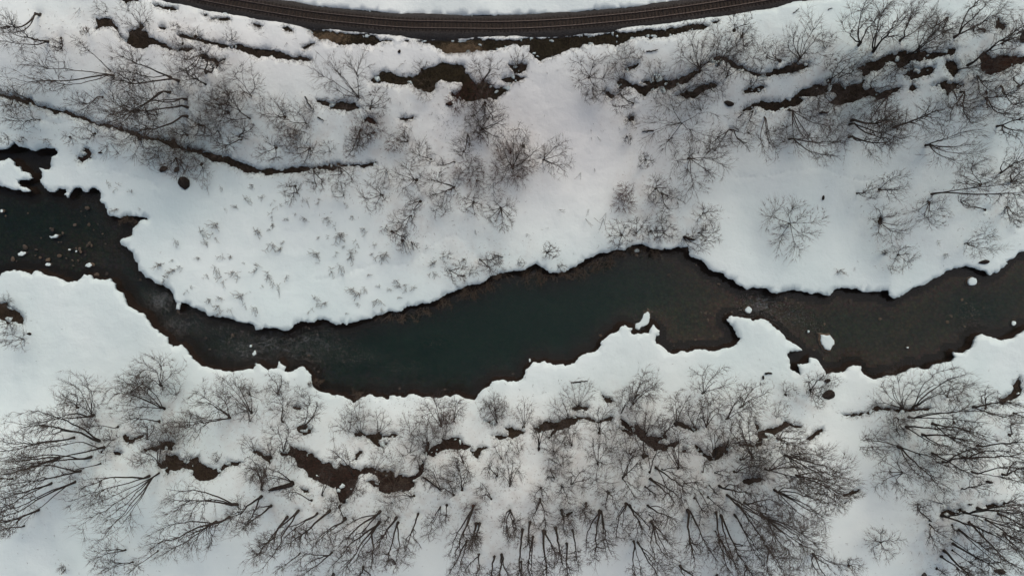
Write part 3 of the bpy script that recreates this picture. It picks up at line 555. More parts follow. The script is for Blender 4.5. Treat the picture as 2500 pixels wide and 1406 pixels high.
SAPLINGS = {
 'F': '75 70 145 100 185 130 260 100 370 85 470 95 300 180 130 175 135 240 25 305 105 300 220 380 125 400 200 435 230 220 370 210 520 200 545 235 580 270 655 120 710 200 790 290 930 275 470 350 525 340 600 340 630 310 730 370 645 415 690 460 720 430 455 460 465 525 595 465 545 580 630 550 870 405 850 470 905 480 945 460 960 395 100 610 245 625 30 570 60 690 155 680 835 615 890 690 790 715 705 715 755 750 970 710 1010 660 1040 690 1090 700 1050 775 440 790 440 850 510 810 670 890 745 820 890 790 15 850 910 870 1290 530 1520 505 1280 600 1140 720',
 'E': '850 150 1005 140 1555 250 1450 315 1530 330 1270 370 1485 385 1845 310 1160 455 1165 540 1245 510 1290 560 1260 580 1430 490 1595 480 1655 470 1555 560 1485 620 1590 635 1680 600 1180 645 1360 720 1510 790 1580 770 1565 840 1755 820 1785 745 1740 760 1830 850 1650 860 1690 130 1765 80 1615 155 1745 530 1215 605',
 'A': '780 1320 860 1335 940 1360 1480 1325 1590 1340 1815 1325 350 1000',
 'H': '550 580 655 570 1240 380 1300 470',
}
POLES = {'G': '370 160 575 150 555 225 610 220 290 280 160 375 680 225 655 415 700 180 130 325', 'C': '590 930 640 985 690 930 520 1240 620 1220 280 530 350 510 600 990 1540 830 660 940',
         'B': '115 290 240 310 335 325 830 385 925 385 870 460 1070 460 1045 730 80 240 310 280 960 620', 'F': '1530 320 1585 300 1455 310 590 245', 'A': '580 60 880 330'}

tree_data = []
for line in TREES.strip().splitlines():
    for item in line.split('|'):
        w = item.split()
        if not w: continue
        t = w[0]; v = [float(q) for q in w[2:8]]
        b = px(t, v[0], v[1]); e = px(t, v[2], v[3])
        if w[1] == 'T': e = (b[0] + (e[0] - b[0]) * 1.22, b[1] + (e[1] - b[1]) * 1.22)
        tree_data.append((w[1], b, e, v[4] / K, int(v[5]), len(w) > 8))
# undergrowth that fills the thickets between the trees: zone, count, crown offset
frng = random.Random(11)
for (x0, y0, x1, y1), n_, (ox, oy) in (((300, 190, 740, 400), 13, (-12, 6)), ((1860, 70, 2480, 330), 12, (8, -14)), ((1480, 130, 1860, 280), 4, (4, -16)), ((660, 1000, 1240, 1180), 11, (0, -22)), ((1240, 990, 1900, 1180), 11, (4, -20)),
                                   ((140, 960, 640, 1120), 9, (-14, -18)), ((2160, 1010, 2480, 1220), 5, (14, 6)), ((900, 280, 1320, 520), 8, (-4, 8)), ((700, 1230, 1900, 1380), 8, (0, 14))):
    for _ in range(n_):
        b = (frng.uniform(x0, x1), frng.uniform(y0, y1))
        e = (b[0] + ox + frng.gauss(0, 8), b[1] + oy + frng.gauss(0, 8))
        tree_data.append(('B', b, e, frng.uniform(42, 92), frng.randint(3, 7), False))
_TREE_BASES = [d_[1] for d_ in tree_data if d_[0] in 'TMRP']

# ------------------------------------------------------------------ snow sheet
EX, EY = 620.0, 420.0
holes = [river_poly] + [p for _, p in patch_polys] + [rail_hole]
def ccw(poly):
    p = np.array(poly); q_ = np.roll(p, -1, 0)
    return poly if (p[:, 0] * q_[:, 1] - q_[:, 0] * p[:, 1]).sum() > 0 else poly[::-1]
river_poly = ccw(river_poly); rail_hole = ccw(rail_hole)
patch_polys = [(k_, ccw(p)) for k_, p in patch_polys]
holes = [river_poly] + [p for _, p in patch_polys] + [rail_hole]
# inside test on a raster of the framed area
def inside_poly(poly, X, Y):
    p = np.array(poly); q = np.roll(p, -1, 0)
    c = np.zeros(X.shape, bool)
    for (x0, y0), (x1, y1) in zip(p, q):
        if y0 == y1: continue
        m = ((y0 > Y) != (y1 > Y)) & (X < (x1 - x0) * (Y - y0) / (y1 - y0) + x0)
        c ^= m
    return c

# points
vs, es, fs = [], [], []
for poly in holes:
    b = len(vs); n = len(poly)
    vs += [Vector((float(p[0]), float(p[1]))) for p in poly]
    es += [(b + i_, b + (i_ + 1) % n) for i_ in range(n)]
nb = len(vs)
kd = kdtree.KDTree(nb)
for i, v in enumerate(vs): kd.insert((v.x, v.y, 0), i)
kd.balance()
gx = np.arange(-96, 96, 0.85); gy = np.arange(-58, 58, 0.85)
GX, GY = np.meshgrid(gx, gy)
GX = GX + RNG.uniform(-0.3, 0.3, GX.shape); GY = GY + RNG.uniform(-0.3, 0.3, GY.shape)
IN = np.zeros(GX.shape, bool)
for poly in holes:
    a = np.array(poly); x0, y0 = a.min(0) - 1; x1, y1 = a.max(0) + 1
    sel = (GX > x0) & (GX < x1) & (GY > y0) & (GY < y1)
    if sel.any():
        tmp = inside_poly(poly, GX[sel], GY[sel]); IN[sel] |= tmp
for x, y in zip(GX[~IN], GY[~IN]):
    if kd.find((x, y, 0))[2] > 0.28:
        vs.append(Vector((float(x), float(y))))
for ring, (sx, sy) in zip(((-1, 1),), ((1, 1),)):
    for x in np.linspace(-EX, EX, 41):
        for y in np.linspace(-EY, EY, 29):
            if abs(x) > 97 or abs(y) > 59:
                vs.append(Vector((float(x), float(y))))
# melt wells round the trunks
for it in _TREE_BASES:
    p = ground(*it)
    if kd.find((p[0], p[1], 0))[2] < 0.9: continue
    vs.append(Vector((p[0], p[1])))
    for r_ in (0.32, 0.75):
        for a in range(6):
            vs.append(Vector((p[0] + r_ * math.cos(a * 1.047 + r_), p[1] + r_ * math.sin(a * 1.047 + r_))))
# animal tracks: rows of small dents
TRACKS = [P('A 690 1240 760 1245 850 1235 940 1260 1040 1285 1110 1310 1160 1390'), P('F 420 655 600 640 690 600; F 830 550 1000 545 1110 535 1180 500 1250 430 1330 380 1480 300'),
          P('C 1600 1275 1700 1265 1850 1262; D 100 1250 250 1225 420 1190 560 1265 700 1290 830 1310'), P('A 300 870 380 880 470 900'), P('B 1090 320 980 330 900 345')]
dents = []
for tr in TRACKS:
    w = [np.array(ground(u, v)[:2]) for u, v in tr]
    for a, b in zip(w[:-1], w[1:]):
        L = np.hypot(*(b - a)); n = max(1, int(L / 0.75))
        for i in range(n):
            p = a + (b - a) * (i + 0.5) / n + RNG.normal(0, 0.12, 2)
            dents.append(p)
DENT_R = 0.24
for p in dents:
    if kd.find((p[0], p[1], 0))[2] < 0.6: continue
    vs.append(Vector((float(p[0]), float(p[1]))))
    for a in range(5):
        vs.append(Vector((float(p[0] + DENT_R * math.cos(a * 1.257)), float(p[1] + DENT_R * math.sin(a * 1.257)))))
dkd = kdtree.KDTree(len(dents))
for i, p in enumerate(dents): dkd.insert((p[0], p[1], 0), i)
dkd.balance()

ov, oe, of, _, _, ofo = delaunay_2d_cdt(vs, es, fs, 0, 1e-4)
tri = np.array([f for f in of if len(f) == 3], dtype=np.int64)
V2 = np.array([(v.x, v.y) for v in ov])
cen = V2[tri].mean(1)
gone = np.zeros(len(tri), bool)
for poly in holes:
    a = np.array(poly); x0, y0 = a.min(0); x1, y1 = a.max(0)
    sel = (cen[:, 0] > x0) & (cen[:, 0] < x1) & (cen[:, 1] > y0) & (cen[:, 1] < y1)
    if sel.any(): gone[sel] |= inside_poly(poly, cen[sel, 0], cen[sel, 1])
tri = tri[~gone]
used = np.unique(tri); remap = -np.ones(len(V2), int); remap[used] = np.arange(len(used))
tri = remap[tri]; V2 = V2[used]
a, b, c = V2[tri[:, 0]], V2[tri[:, 1]], V2[tri[:, 2]]
flip = ((b[:, 0] - a[:, 0]) * (c[:, 1] - a[:, 1]) - (b[:, 1] - a[:, 1]) * (c[:, 0] - a[:, 0])) < 0
tri[flip] = tri[flip][:, ::-1]
E = np.concatenate([tri[:, [0, 1]], tri[:, [1, 2]], tri[:, [2, 0]]])
key = np.sort(E, 1); kk = key[:, 0] * 10_000_000 + key[:, 1]
uq, inv, cnt = np.unique(kk, return_inverse=True, return_counts=True)
bE = E[cnt[inv] == 1]
inner = (np.abs(V2[bE[:, 0], 0]) < EX - 1) & (np.abs(V2[bE[:, 0], 1]) < EY - 1)
bE = bE[inner]

bases = np.array([ground(*d[1]) for d in tree_data])
wkd = kdtree.KDTree(len(bases))
for i, p in enumerate(bases): wkd.insert((p[0], p[1], 0), i)
wkd.balance()

dist = np.array([kd.find((x, y, 0))[2] for x, y in V2])
wd = np.array([wkd.find((x, y, 0))[2] for x, y in V2])
w3 = np.array([np.mean([q[2] for q in wkd.find_n((x, y, 0), 5)]) for x, y in V2])
dd = np.array([dkd.find((x, y, 0))[2] for x, y in V2])
zb = terrain(V2[:, 0], V2[:, 1])
thick = 0.20 + 0.14 * (1 - np.exp(-dist / 0.8)) + 0.07 * wave(V2[:, 0], V2[:, 1], 3.1, 3) * (1 - np.exp(-dist / 1.2))
lump = 0.085 * wave(V2[:, 0], V2[:, 1], 1.9, 4) * sstep(0.2, 1.2, dist) * (1 - sstep(3, 9, w3))
zt = zb + thick + lump - 0.42 * np.exp(-(wd / 0.42) ** 2) - 0.13 * np.exp(-(dd / 0.13) ** 2)
snowV = np.column_stack([V2, zt])
# rim: down and slightly under
nv = len(snowV)
bverts = np.unique(bE)
rim = -np.ones(nv, int); rim[bverts] = np.arange(len(bverts)) + nv
nrm = np.zeros((nv, 2))
dv = V2[bE[:, 1]] - V2[bE[:, 0]]
inn = np.stack([-dv[:, 1], dv[:, 0]], 1); inn /= np.maximum(1e-6, np.hypot(*inn.T))[:, None]
np.add.at(nrm, bE[:, 0], inn); np.add.at(nrm, bE[:, 1], inn)
nrm /= np.maximum(1e-6, np.hypot(*nrm.T))[:, None]
low = np.column_stack([V2[bverts] + nrm[bverts] * 0.10, zb[bverts] - 0.25])
snowV = np.concatenate([snowV, low])
quad = np.stack([bE[:, 1], bE[:, 0], rim[bE[:, 0]], rim[bE[:, 1]]], 1)
t2 = np.concatenate([quad[:, [0, 1, 2]], quad[:, [0, 2, 3]]])
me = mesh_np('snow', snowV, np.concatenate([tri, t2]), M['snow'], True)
me.polygons.foreach_set('use_smooth', np.r_[np.ones(len(tri), bool), np.zeros(len(t2), bool)])
pu, pv = to_px(snowV[:, 0], snowV[:, 1])
warm_light = np.exp(-((pu - 1330) / 480) ** 2 - ((pv - 330) / 230) ** 2) + 0.8 * np.exp(-((pu - 500) / 700) ** 2 - ((pv - 130) / 120) ** 2) + 0.5 * sstep(900, 1050, pv) * np.exp(-((pu - 1300) / 700) ** 2)  # zones where the snow colour carries painted warm light
attr(me, 'warm_light', np.clip(warm_light, 0, 1))
lit = np.r_[(1 - sstep(1.5, 7.0, w3)), np.zeros(len(low))]
attr(me, 'litter', lit)
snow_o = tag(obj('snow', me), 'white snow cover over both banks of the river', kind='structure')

# ------------------------------------------------------------------ soil and river bed
def axis(lim, step, ext):
    core = list(np.arange(-lim, lim + 1e-6, step))
    g = []; x = lim; s = step
    while x < ext:
        s *= 1.35; x += s; g.append(min(x, ext))
    return np.array([-q for q in g[::-1]] + core + g)
ax, ay = axis(92, 0.45, EX), axis(54, 0.45, EY)
SX, SY = np.meshgrid(ax, ay)
rp = np.array(river_poly)
inr = np.zeros(SX.shape, bool)
inr_sel = (np.abs(SY) < 60)
inr[inr_sel] = inside_poly(river_poly, SX[inr_sel], SY[inr_sel])
rkd = kdtree.KDTree(len(rp))
for i, p in enumerate(rp): rkd.insert((p[0], p[1], 0), i)
rkd.balance()
rd = np.array([rkd.find((x, y, 0))[2] for x, y in zip(SX.ravel(), SY.ravel())]).reshape(SX.shape)
sd = np.where(inr, -rd, rd)
Z = terrain(SX, SY) + 0.05 * wave(SX, SY, 1.4, 5) + 0.03 * wave(SX, SY, 0.9, 6)
su, sv = to_px(SX, SY)
deep = 2.3 * np.exp(-((su - 1180) / 330) ** 2 - ((sv - 800) / 170) ** 2) + 0.75 * np.exp(-((su - 1480) / 190) ** 2 - ((sv - 720) / 130) ** 2)
shal = 0.30 * np.exp(-((su - 1900) / 260) ** 2) + 0.12
depth = 0.42 + deep + 0.12 * wave(SX, SY, 9, 7) + 0.06 * wave(SX, SY, 2.2, 8)
depth = depth + 0.45 * np.exp(-((su - 2080) / 170) ** 2 - ((sv - 810) / 55) ** 2) + 0.5 * np.exp(-((su - 2420) / 120) ** 2 - ((sv - 760) / 60) ** 2) + 0.35 * np.exp(-((su - 60) / 140) ** 2 - ((sv - 520) / 45) ** 2) + 0.5 * np.exp(-((su - 350) / 60) ** 2 - ((sv - 700) / 100) ** 2)
bedz = WATER_Z - depth * sstep(0.2, 4.5, -sd)
bw = np.clip(0.35 + 0.4 * wave(SX, SY, 11, 10) + 0.25 * wave(SX, SY, 3.5, 11) + np.where((sv < 800) & (su > 700) & (su < 1750), 0.5, -0.05), 0.08, 1.5)
bank = Z - 0.35 - (Z - 0.35 - WATER_Z + 0.12) * sstep(-0.05, 1, -sd / bw)
Z = np.where(sd < 0.0, np.where(sd > -bw, bank, bedz - 0.12), np.where(sd < 0.6, Z - 0.35 * (1 - sd / 0.6), Z))
# verge embankment under the track falls away to the south a little; ditch patches are scooped out
ny, nx = SX.shape
idx = np.arange(ny * nx).reshape(ny, nx)
q = np.stack([idx[:-1, :-1], idx[:-1, 1:], idx[1:, 1:], idx[1:, :-1]], -1).reshape(-1, 4)
cs = sd.ravel()[q].mean(1)
SV = np.column_stack([SX.ravel(), SY.ravel(), Z.ravel()])
def sub_mesh(name, sel, mat):
    f = q[sel]; u = np.unique(f); rm = -np.ones(len(SV), int); rm[u] = np.arange(len(u))
    return mesh_np(name, SV[u], rm[f], mat, True), u
me, u = sub_mesh('ground', cs > -1.5, M['soil'])
pk = kdtree.KDTree(sum(len(p) for _, p in patch_polys) + len(rp))
tints = []; c_i = 0
for keyname, poly in patch_polys:
    for p in poly:
        pk.insert((p[0], p[1], 0), c_i); tints.append(TINT[keyname]); c_i += 1
for p in rp:
    pk.insert((p[0], p[1], 0), c_i); tints.append((0.026, 0.018, 0.014)); c_i += 1
pk.balance(); tints = np.array(tints)
tc = np.array([tints[pk.find((x, y, 0))[1]] for x, y in SV[u][:, :2]])
gu, gv = to_px(SV[u][:, 0], SV[u][:, 1], 5.0)
for (cx, cy, rx, ry) in ((808, 94, 34, 9), (1115, 118, 36, 11), (1150, 118, 20, 9)):
    w = np.exp(-((gu - cx) / rx) ** 2 - ((gv - cy) / ry) ** 2)[:, None]
    tc = tc * (1 - w) + np.array((0.34, 0.25, 0.16)) * w
attr_col(me, 'tint', tc)
tag(obj('ground', me), 'dark bare soil showing through gaps in the snow', kind='structure')
me, u = sub_mesh('river_bed', cs <= -1.5, M['bed'])
bu, bv = to_px(SV[u][:, 0], SV[u][:, 1], WATER_Z)
attr(me, 'silt', np.clip(sstep(1430, 1800, bu) * 0.8 + 0.9 * np.exp(-((bu - 1700) / 140) ** 2 - ((bv - 800) / 60) ** 2) - 0.6 * np.exp(-((bu - 2400) / 90) ** 2 - ((bv - 770) / 60) ** 2) + 0.35 * np.exp(-((bu - 210) / 120) ** 2 - ((bv - 610) / 40) ** 2), 0, 1))
tag(obj('river_bed', me), 'brown stony bed under the shallow river', kind='structure')

# ------------------------------------------------------------------ river water
wx, wy = axis(90, 0.9, EX), axis(30, 0.9, EY)
WX, WY = np.meshgrid(wx, wy)
wu, wv = to_px(WX, WY, WATER_Z)
rap = np.zeros(WX.shape)
for cx, cy, rx, ry, s in ((392, 735, 45, 40, 1.0), (440, 790, 50, 35, 0.8), (520, 790, 100, 50, 0.55), (610, 850, 90, 50, 0.8), (650, 830, 70, 40, 0.85), (740, 845, 130, 45, 0.8), (860, 870, 110, 28, 0.5),
                          (980, 895, 60, 22, 0.5), (640, 880, 40, 20, 0.6), (1860, 745, 50, 30, 1.0), (1915, 765, 60, 25, 0.75), (1960, 790, 60, 30, 0.4), (2380, 770, 60, 45, 0.35), (300, 640, 60, 50, 0.12), (1060, 840, 40, 14, 0.35)):
    rap = np.maximum(rap, s * np.exp(-((wu - cx) / rx) ** 2 - ((wv - cy) / ry) ** 2))
nyw, nxw = WX.shape
rz = WATER_Z + 0.05 * rap * wave(WX, WY, 2.5, 9)
top = np.column_stack([WX.ravel(), WY.ravel(), rz.ravel()])
idx = np.arange(nyw * nxw).reshape(nyw, nxw)
q = np.stack([idx[:-1, :-1], idx[:-1, 1:], idx[1:, 1:], idx[1:, :-1]], -1).reshape(-1, 4)
per = list(idx[0, :]) + list(idx[1:, -1]) + list(idx[-1, -2::-1]) + list(idx[-2:0:-1, 0])
per = np.array(per); nb_ = len(per)
botv = top[per].copy(); botv[:, 2] = -7.0
o_ = len(top); nxt = np.roll(np.arange(nb_), -1)
side = np.stack([per[nxt], per, o_ + np.arange(nb_), o_ + nxt], 1)
cb = np.array([[EX * sx, EY * sy, -7.0] for sx, sy in ((-1, -1), (1, -1), (1, 1), (-1, 1))])
ci = [int(o_ + np.argmin(np.abs(botv[:, 0] - c[0]) + np.abs(botv[:, 1] - c[1]))) for c in cb]
allv = np.concatenate([top, botv])
me = mesh_np('river', allv, np.concatenate([q, side, np.array([ci[::-1]])]), M['water'], True)
attr(me, 'rapid', np.r_[rap.ravel(), np.zeros(nb_)])
tag(obj('river', me), 'dark teal river winding between the snowy banks', kind='structure')

# ------------------------------------------------------------------ railway
def strip(offsets, zs):
    n = len(rail_line); m = len(offsets)
    v = np.zeros((n, m, 3))
    for j, (o, z) in enumerate(zip(offsets, zs)):
        v[:, j, :2] = rail_line + rn * o; v[:, j, 2] = rail_z + z
    idx = np.arange(n * m).reshape(n, m)
    f = np.stack([idx[:-1, :-1], idx[1:, :-1], idx[1:, 1:], idx[:-1, 1:]], -1).reshape(-1, 4)
    return v.reshape(-1, 3), f
offs = [-2.6, -1.9, -1.35, -0.9, -0.55, 0, 0.55, 0.9, 1.35, 1.9, 2.6]
v, f = strip(offs, [-0.9, -0.1, 0.30, 0.36, 0.34, 0.33, 0.34, 0.36, 0.30, -0.1, -0.9])
v[:, 2] += 0.03 * RNG.normal(size=len(v))
me = mesh_np('railway_bed', v, f[:, ::-1], M['ballast'], True)
attr(me, 'rust', np.tile([0, 0, 0.1, 0.6, 1, 1, 1, 0.6, 0.1, 0, 0], len(rail_line)).astype(float))
tag(obj('railway_bed', me), 'grey ballast bed of the single railway line', kind='structure')
mid = len(rail_line) // 2
track = empty('railway_track', (*rail_line[mid], rail_z[mid]))
tag(track, 'single curved railway track on dark ballast along the top edge', 'railway track')
tl = Vector(track.location)
def sub(me_, name):
    o = obj(name, me_, track); o.matrix_parent_inverse.identity(); o.location = -tl; return o
for s in (-1, 1):
    c = s * 0.5335
    pr_o = [c - 0.06, c - 0.06, c - 0.035, c - 0.035, c + 0.035, c + 0.035, c + 0.06, c + 0.06]
    pr_z = [0.42, 0.44, 0.45, 0.565, 0.565, 0.45, 0.44, 0.42]
    v, f = strip(pr_o, pr_z)
    sub(mesh_np('rail', v, f[:, ::-1], M['rail']), 'rail')
def box_mesh(name, sx, sy, sz, mat, bev=0.02):
    import bmesh
    bm = bmesh.new(); bmesh.ops.create_cube(bm, size=1.0)
    for vv in bm.verts: vv.co = (vv.co.x * sx, vv.co.y * sy, vv.co.z * sz)
    bmesh.ops.bevel(bm, geom=bm.edges[:], offset=bev, segments=1, affect='EDGES')
    me_ = bpy.data.meshes.new(name); bm.to_mesh(me_); bm.free(); me_.materials.append(mat); return me_
sl = box_mesh('sleeper', 0.24, 2.0, 0.16, M['sleeper'])
cu, cv = to_px(rail_line[:, 0], rail_line[:, 1], 6)
ns = 0
for i in range(len(rail_line)):
    if -120 < cv[i] and 250 < cu[i] < 2350 and ns < 260:
        o = obj('sleeper', sl, track); ns += 1
        o.location = Vector((*rail_line[i], rail_z[i] + 0.345)) - tl + Vector((random.gauss(0, .02), random.gauss(0, .03), random.gauss(0, .008)))
        o.rotation_euler = (0, 0, math.atan2(rt[i, 1], rt[i, 0]) + random.gauss(0, 0.02))

# ------------------------------------------------------------------ trees
def tubes(Pts, R, sides):
    N, Kn, _ = Pts.shape
    T = np.gradient(Pts, axis=1)
    T /= np.maximum(1e-9, np.linalg.norm(T, axis=2))[:, :, None]
    ref = np.zeros_like(T); ref[..., 0] = 1.0
    alt = np.abs(T[..., 0]) > 0.8; ref[alt] = (0, 1, 0)
    U = np.cross(T, ref); U /= np.linalg.norm(U, axis=2)[:, :, None]
    W = np.cross(T, U)
    a = np.arange(sides) * 2 * math.pi / sides
    ring = U[:, :, None, :] * np.cos(a)[None, None, :, None] + W[:, :, None, :] * np.sin(a)[None, None, :, None]
    V = Pts[:, :, None, :] + ring * R[:, :, None, None]
    idx = np.arange(N * Kn * sides).reshape(N, Kn, sides)
    nx_ = np.roll(idx, -1, axis=2)
    F = np.stack([idx[:, :-1], nx_[:, :-1], nx_[:, 1:], idx[:, 1:]], -1).reshape(-1, 4)
    return V.reshape(-1, 3), F

def spikes(Pts, R):
    """fine twigs: three-sided tapering points"""
    p0, p1 = Pts[:, 0], Pts[:, -1]
    T = p1 - p0; T = T / np.maximum(1e-9, np.linalg.norm(T, axis=1))[:, None]
    ref = np.zeros_like(T); ref[:, 0] = 1.0; ref[np.abs(T[:, 0]) > 0.8] = (0, 1, 0)
    U = np.cross(T, ref); U /= np.linalg.norm(U, axis=1)[:, None]; W = np.cross(T, U)
    a = np.arange(3) * 2 * math.pi / 3
    ring = p0[:, None] + (U[:, None] * np.cos(a)[None, :, None] + W[:, None] * np.sin(a)[None, :, None]) * R[:, :1, None]
    V = np.concatenate([ring, p1[:, None]], 1)
    o = (np.arange(len(p0)) * 4)[:, None]
    F = np.concatenate([np.concatenate([o + i, o + (i + 1) % 3, o + 3], 1) for i in range(3)])
    return V.reshape(-1, 3), F

def as_tris(part):
    v, f = part
    return (v, f) if f.shape[1] == 3 else (v, np.concatenate([f[:, [0, 1, 2]], f[:, [0, 2, 3]]]))

def join(parts):
    if len({p[1].shape[1] for p in parts}) > 1: parts = [as_tris(p) for p in parts]
    V, F, o = [], [], 0
    for v, f in parts:
        V.append(v); F.append(f + o); o += len(v)
    return np.concatenate(V), np.concatenate(F)

def grow(par, parR, n, t0, t1, len_fn, ang, steps, wig, upb, rng, rscale, rtip, tpow=1.0):
    """children of every polyline in par: n each"""
    N, Kn, _ = par.shape
    t = t0 + (t1 - t0) * ((np.arange(n)[None, :] + rng.uniform(0, 1, (N, n))) / n) ** tpow
    fi = t * (Kn - 1); i0 = np.minimum(fi.astype(int), Kn - 2); fr = (fi - i0)[..., None]
    rows = np.arange(N)[:, None]
    p = par[rows, i0] * (1 - fr) + par[rows, i0 + 1] * fr
    r = parR[rows, i0] * (1 - fr[..., 0]) + parR[rows, i0 + 1] * fr[..., 0]
    tg = par[rows, i0 + 1] - par[rows, i0]; tg /= np.maximum(1e-9, np.linalg.norm(tg, axis=2))[..., None]
    rv = rng.normal(size=(N, n, 3))
    pp = rv - (rv * tg).sum(2)[..., None] * tg; pp /= np.maximum(1e-9, np.linalg.norm(pp, axis=2))[..., None]
    a = np.radians(rng.normal(ang, ang * 0.22, (N, n)))[..., None]
    d = tg * np.cos(a) + pp * np.sin(a)
    L = len_fn(t) * rng.uniform(0.65, 1.25, (N, n))
    d = d.reshape(-1, 3); p = p.reshape(-1, 3); L = L.reshape(-1); r = r.reshape(-1)
    out = np.zeros((len(p), steps + 1, 3)); out[:, 0] = p
    for s in range(steps):
        d = d + rng.normal(0, wig, d.shape) + np.array((0, 0, upb))
        d /= np.linalg.norm(d, axis=1)[:, None]
        p = p + d * (L / steps)[:, None]; out[:, s + 1] = p
    R0 = np.maximum(r * rscale, rtip * 1.3)
    R = R0[:, None] + (rtip - R0)[:, None] * (np.linspace(0, 1, steps + 1) ** 0.8)[None, :]
    return out, R

H0 = {'T': 15.0, 'M': 8.5, 'R': 6.5, 'B': 3.2, 'D': 2.6, 'U': 2.4, 'P': 9.0}
R0 = {'T': 0.17, 'M': 0.115, 'R': 0.12, 'B': 0.05, 'D': 0.035, 'U': 0.03, 'P': 0.10}

TW = [0, 0]
def choose_h(kind, b, e, base):
    best = None
    h0 = H0[kind]
    for f in np.linspace(0.55, 1.35, 17):
        h = h0 * f
        p = at_height(e[0], e[1], base[2] + h)
        lean = math.hypot(p[0] - base[0], p[1] - base[1]) / h
        cost = 2.2 * lean ** 2 + 1.2 * (f - 1) ** 2
        if best is None or cost < best[0]: best = (cost, h, p)
    return best[1], np.array(best[2])

